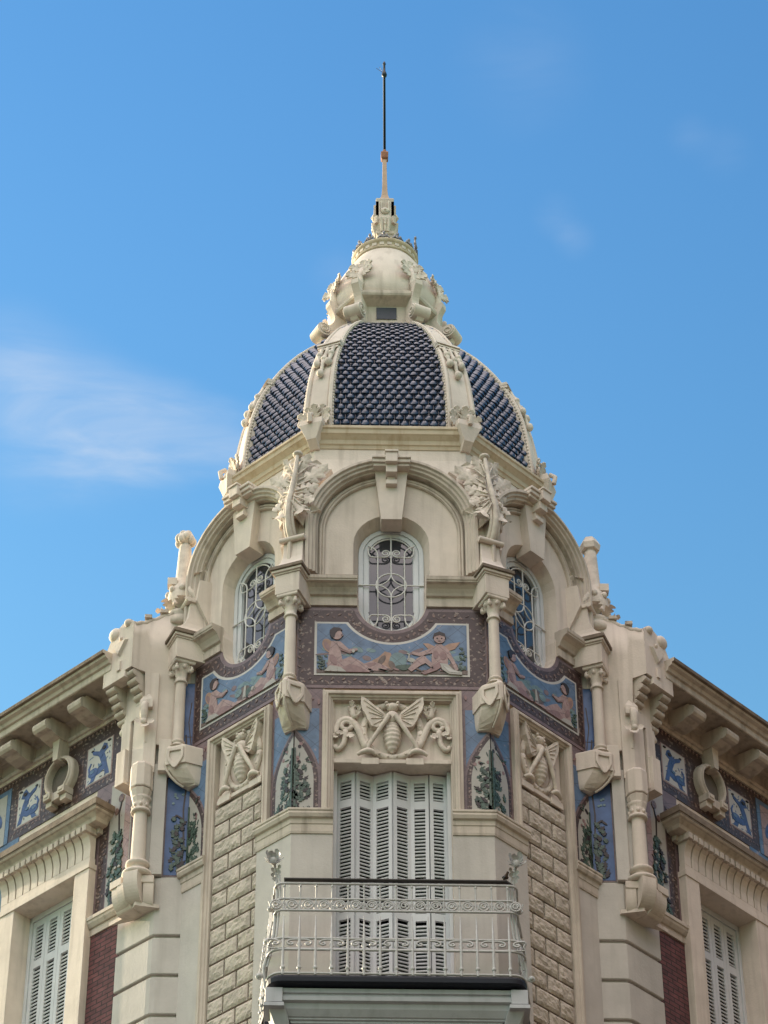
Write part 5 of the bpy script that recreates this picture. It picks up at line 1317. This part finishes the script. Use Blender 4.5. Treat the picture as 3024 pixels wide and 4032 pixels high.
# ------------------------------------------------------------------ head of the enclosed bay window under the balcony
mb = MB(WM)
pb = [(-1.04, .30), (-1.04, -.475), (1.06, -.475), (1.06, .30)]
mb.sweep(pb, [(.2, -4.52), (-.0, -4.52), (-.0, -4.565), (.02, -4.57), (.02, -4.60), (-.01, -4.605), (-.005, -4.645), (.03, -4.655), (.045, -4.70), (.085, -4.755), (.10, -4.76), (.10, -4.775), (.12, -4.78), (.12, -4.80), (.135, -4.805), (.135, -4.825), (.15, -4.83), (.15, -4.86), (.165, -4.865), (.165, -5.0), (.2, -5.02)], 0, plan=True)
mb.box(-.90, .90, -.2, .15, -7.5, -4.9)
bay = mb.build('bay_window', 'greymould', house, bevel=.003, label='grey painted cornice of the enclosed bay window below the balcony')
mb = MB(WM)
for k in (-1, 1):
    X = lambda x: k*x+.01
    mb.loft([[(X(1.0), -.50, z), (X(1.15), -.50, z), (X(1.15), -.25, z), (X(1.0), -.25, z)] for z in (-4.67, -4.53)], 0)
    mb.loft([[(X(.985), -.515, z), (X(1.165), -.515, z), (X(1.165), -.24, z), (X(.985), -.24, z)] for z in (-4.72, -4.685)], 0)
    mb.loft([[(X(a), b_, z) for a, b_ in ((x0_, y_), (x1_, y_), (x1_, -.2), (x0_, -.2))] for z, x0_, x1_, y_ in ((-4.665, .99, 1.14, -.49), (-4.78, .95, 1.09, -.42), (-4.92, .91, 1.03, -.34), (-5.0, .90, 1.0, -.32), (-7.0, .90, 1.0, -.32))], 0)
mb.loft([[(a_, -.24, b_) for a_, b_ in ((-.085, -4.86), (.085, -4.86), (.075, -5.1), (-.075, -5.1))], [(a_, -.30, b_) for a_, b_ in ((-.085, -4.86), (.085, -4.86), (.075, -5.1), (-.075, -5.1))], [(a_, -.33, b_) for a_, b_ in ((-.045, -4.86), (.045, -4.86), (.04, -5.1), (-.04, -5.1))]], 0)
mb.build('bay_bracket', 'greymould', bay, bevel=.005)
mb = MB(WM); mb.box(-.80, .80, -.22, -.205, -7.2, -5.1); mb.build('glass', 'glass', bay)

# ------------------------------------------------------------------ street
mb = MB(); mb.add([(-600, -600, 0), (600, -600, 0), (600, 600, 0), (-600, 600, 0)], [(0, 1, 2, 3)], 0)
g = mb.build('ground', 'street'); g['kind'] = 'structure'

# ------------------------------------------------------------------ house added across the right-hand street, unseen, to shade the right wing
NB = frame((8.9, -5.6, -Z0), (S2, S2, 0), (-S2, S2, 0))
mb = MB(NB); mb.box(-7, 30, -12, 0, 0, 24.0); mb.box(-7.2, 30.2, -12.2, .35, 24.0, 24.5)
nb = thing('shading_townhouse', 'dark brown house across the street to the right of the domed mansion', 'building')
mb.build('wall', 'brown', nb)
for i in range(9):
    for j in range(5):
        mb = MB(NB); x0 = -5.5+4*i; z0 = 2.2+4.3*j
        mb.box(x0, x0+1.3, .0, .05, z0, z0+2.4); mb.build('window', 'glass', nb)
# ------------------------------------------------------------------ sparrow on the end of the handrail
bm_ = MB(Matrix.Translation((1.0, -.49, Z0-3.392)) @ Matrix.Rotation(.6, 4, 'Z') @ Matrix.Scale(.78, 4))
prof = [(-.075, .030, .004, .004), (-.055, .032, .012, .007), (-.03, .042, .019, .020), (-.01, .050, .024, .028), (.015, .060, .023, .028), (.03, .073, .017, .019), (.04, .084, .016, .016), (.052, .092, .016, .016), (.062, .094, .010, .010), (.070, .093, .004, .004)]
# spine leans upward: y axis carries the length, head at the front
lp = []
for yl, zl_, rx, rz in prof:
    lp.append([(rx*cos(2*pi*k/12), -yl*.75, zl_+.004+(yl+.03)*.28*0+rz*sin(2*pi*k/12)) for k in range(12)])
bm_.loft(lp, 0, True)
bird = bm_.build('sparrow', 'feather'); bird['label'] = 'small brown sparrow perched on the right end of the dark balcony handrail'; bird['category'] = 'bird'
def bp(name, fn, mat_='feather'):
    m2 = MB(bm_.M); fn(m2); return m2.build(name, mat_, bird)
bp('beak', lambda m: m.loft([[(.005*cos(2*pi*k/6), -.050, .097+.005*sin(2*pi*k/6)) for k in range(6)], [(.0008*cos(2*pi*k/6), -.064, .094+.0008*sin(2*pi*k/6)) for k in range(6)]], 0), 'rod')
bp('tail', lambda m: m.loft([[(x, .050, z) for x, z in rect(-.008, .008, .031, .036)], [(x, .100, z) for x, z in rect(-.013, .013, .010, .014)]], 0), 'darkrail')
for k in (-1, 1):
    bp('wing', lambda m: m.ell((k*.021, .012, .052), (.007, .040, .017), 8, 8, rot=Matrix.Rotation(.35, 3, 'X')), 'darkrail')
    bp('leg', lambda m: (m.tube([(k*.009, .004, .028), (k*.010, -.002, .012), (k*.010, .002, .0)], .0022, 5), m.tube([(k*.010, .008, .002), (k*.010, -.010, .002)], .002, 5)), 'rod')
    bp('eye', lambda m: m.ell((k*.0145, -.043, .100), (.0025, .0025, .0025), 6, 5), 'rod')
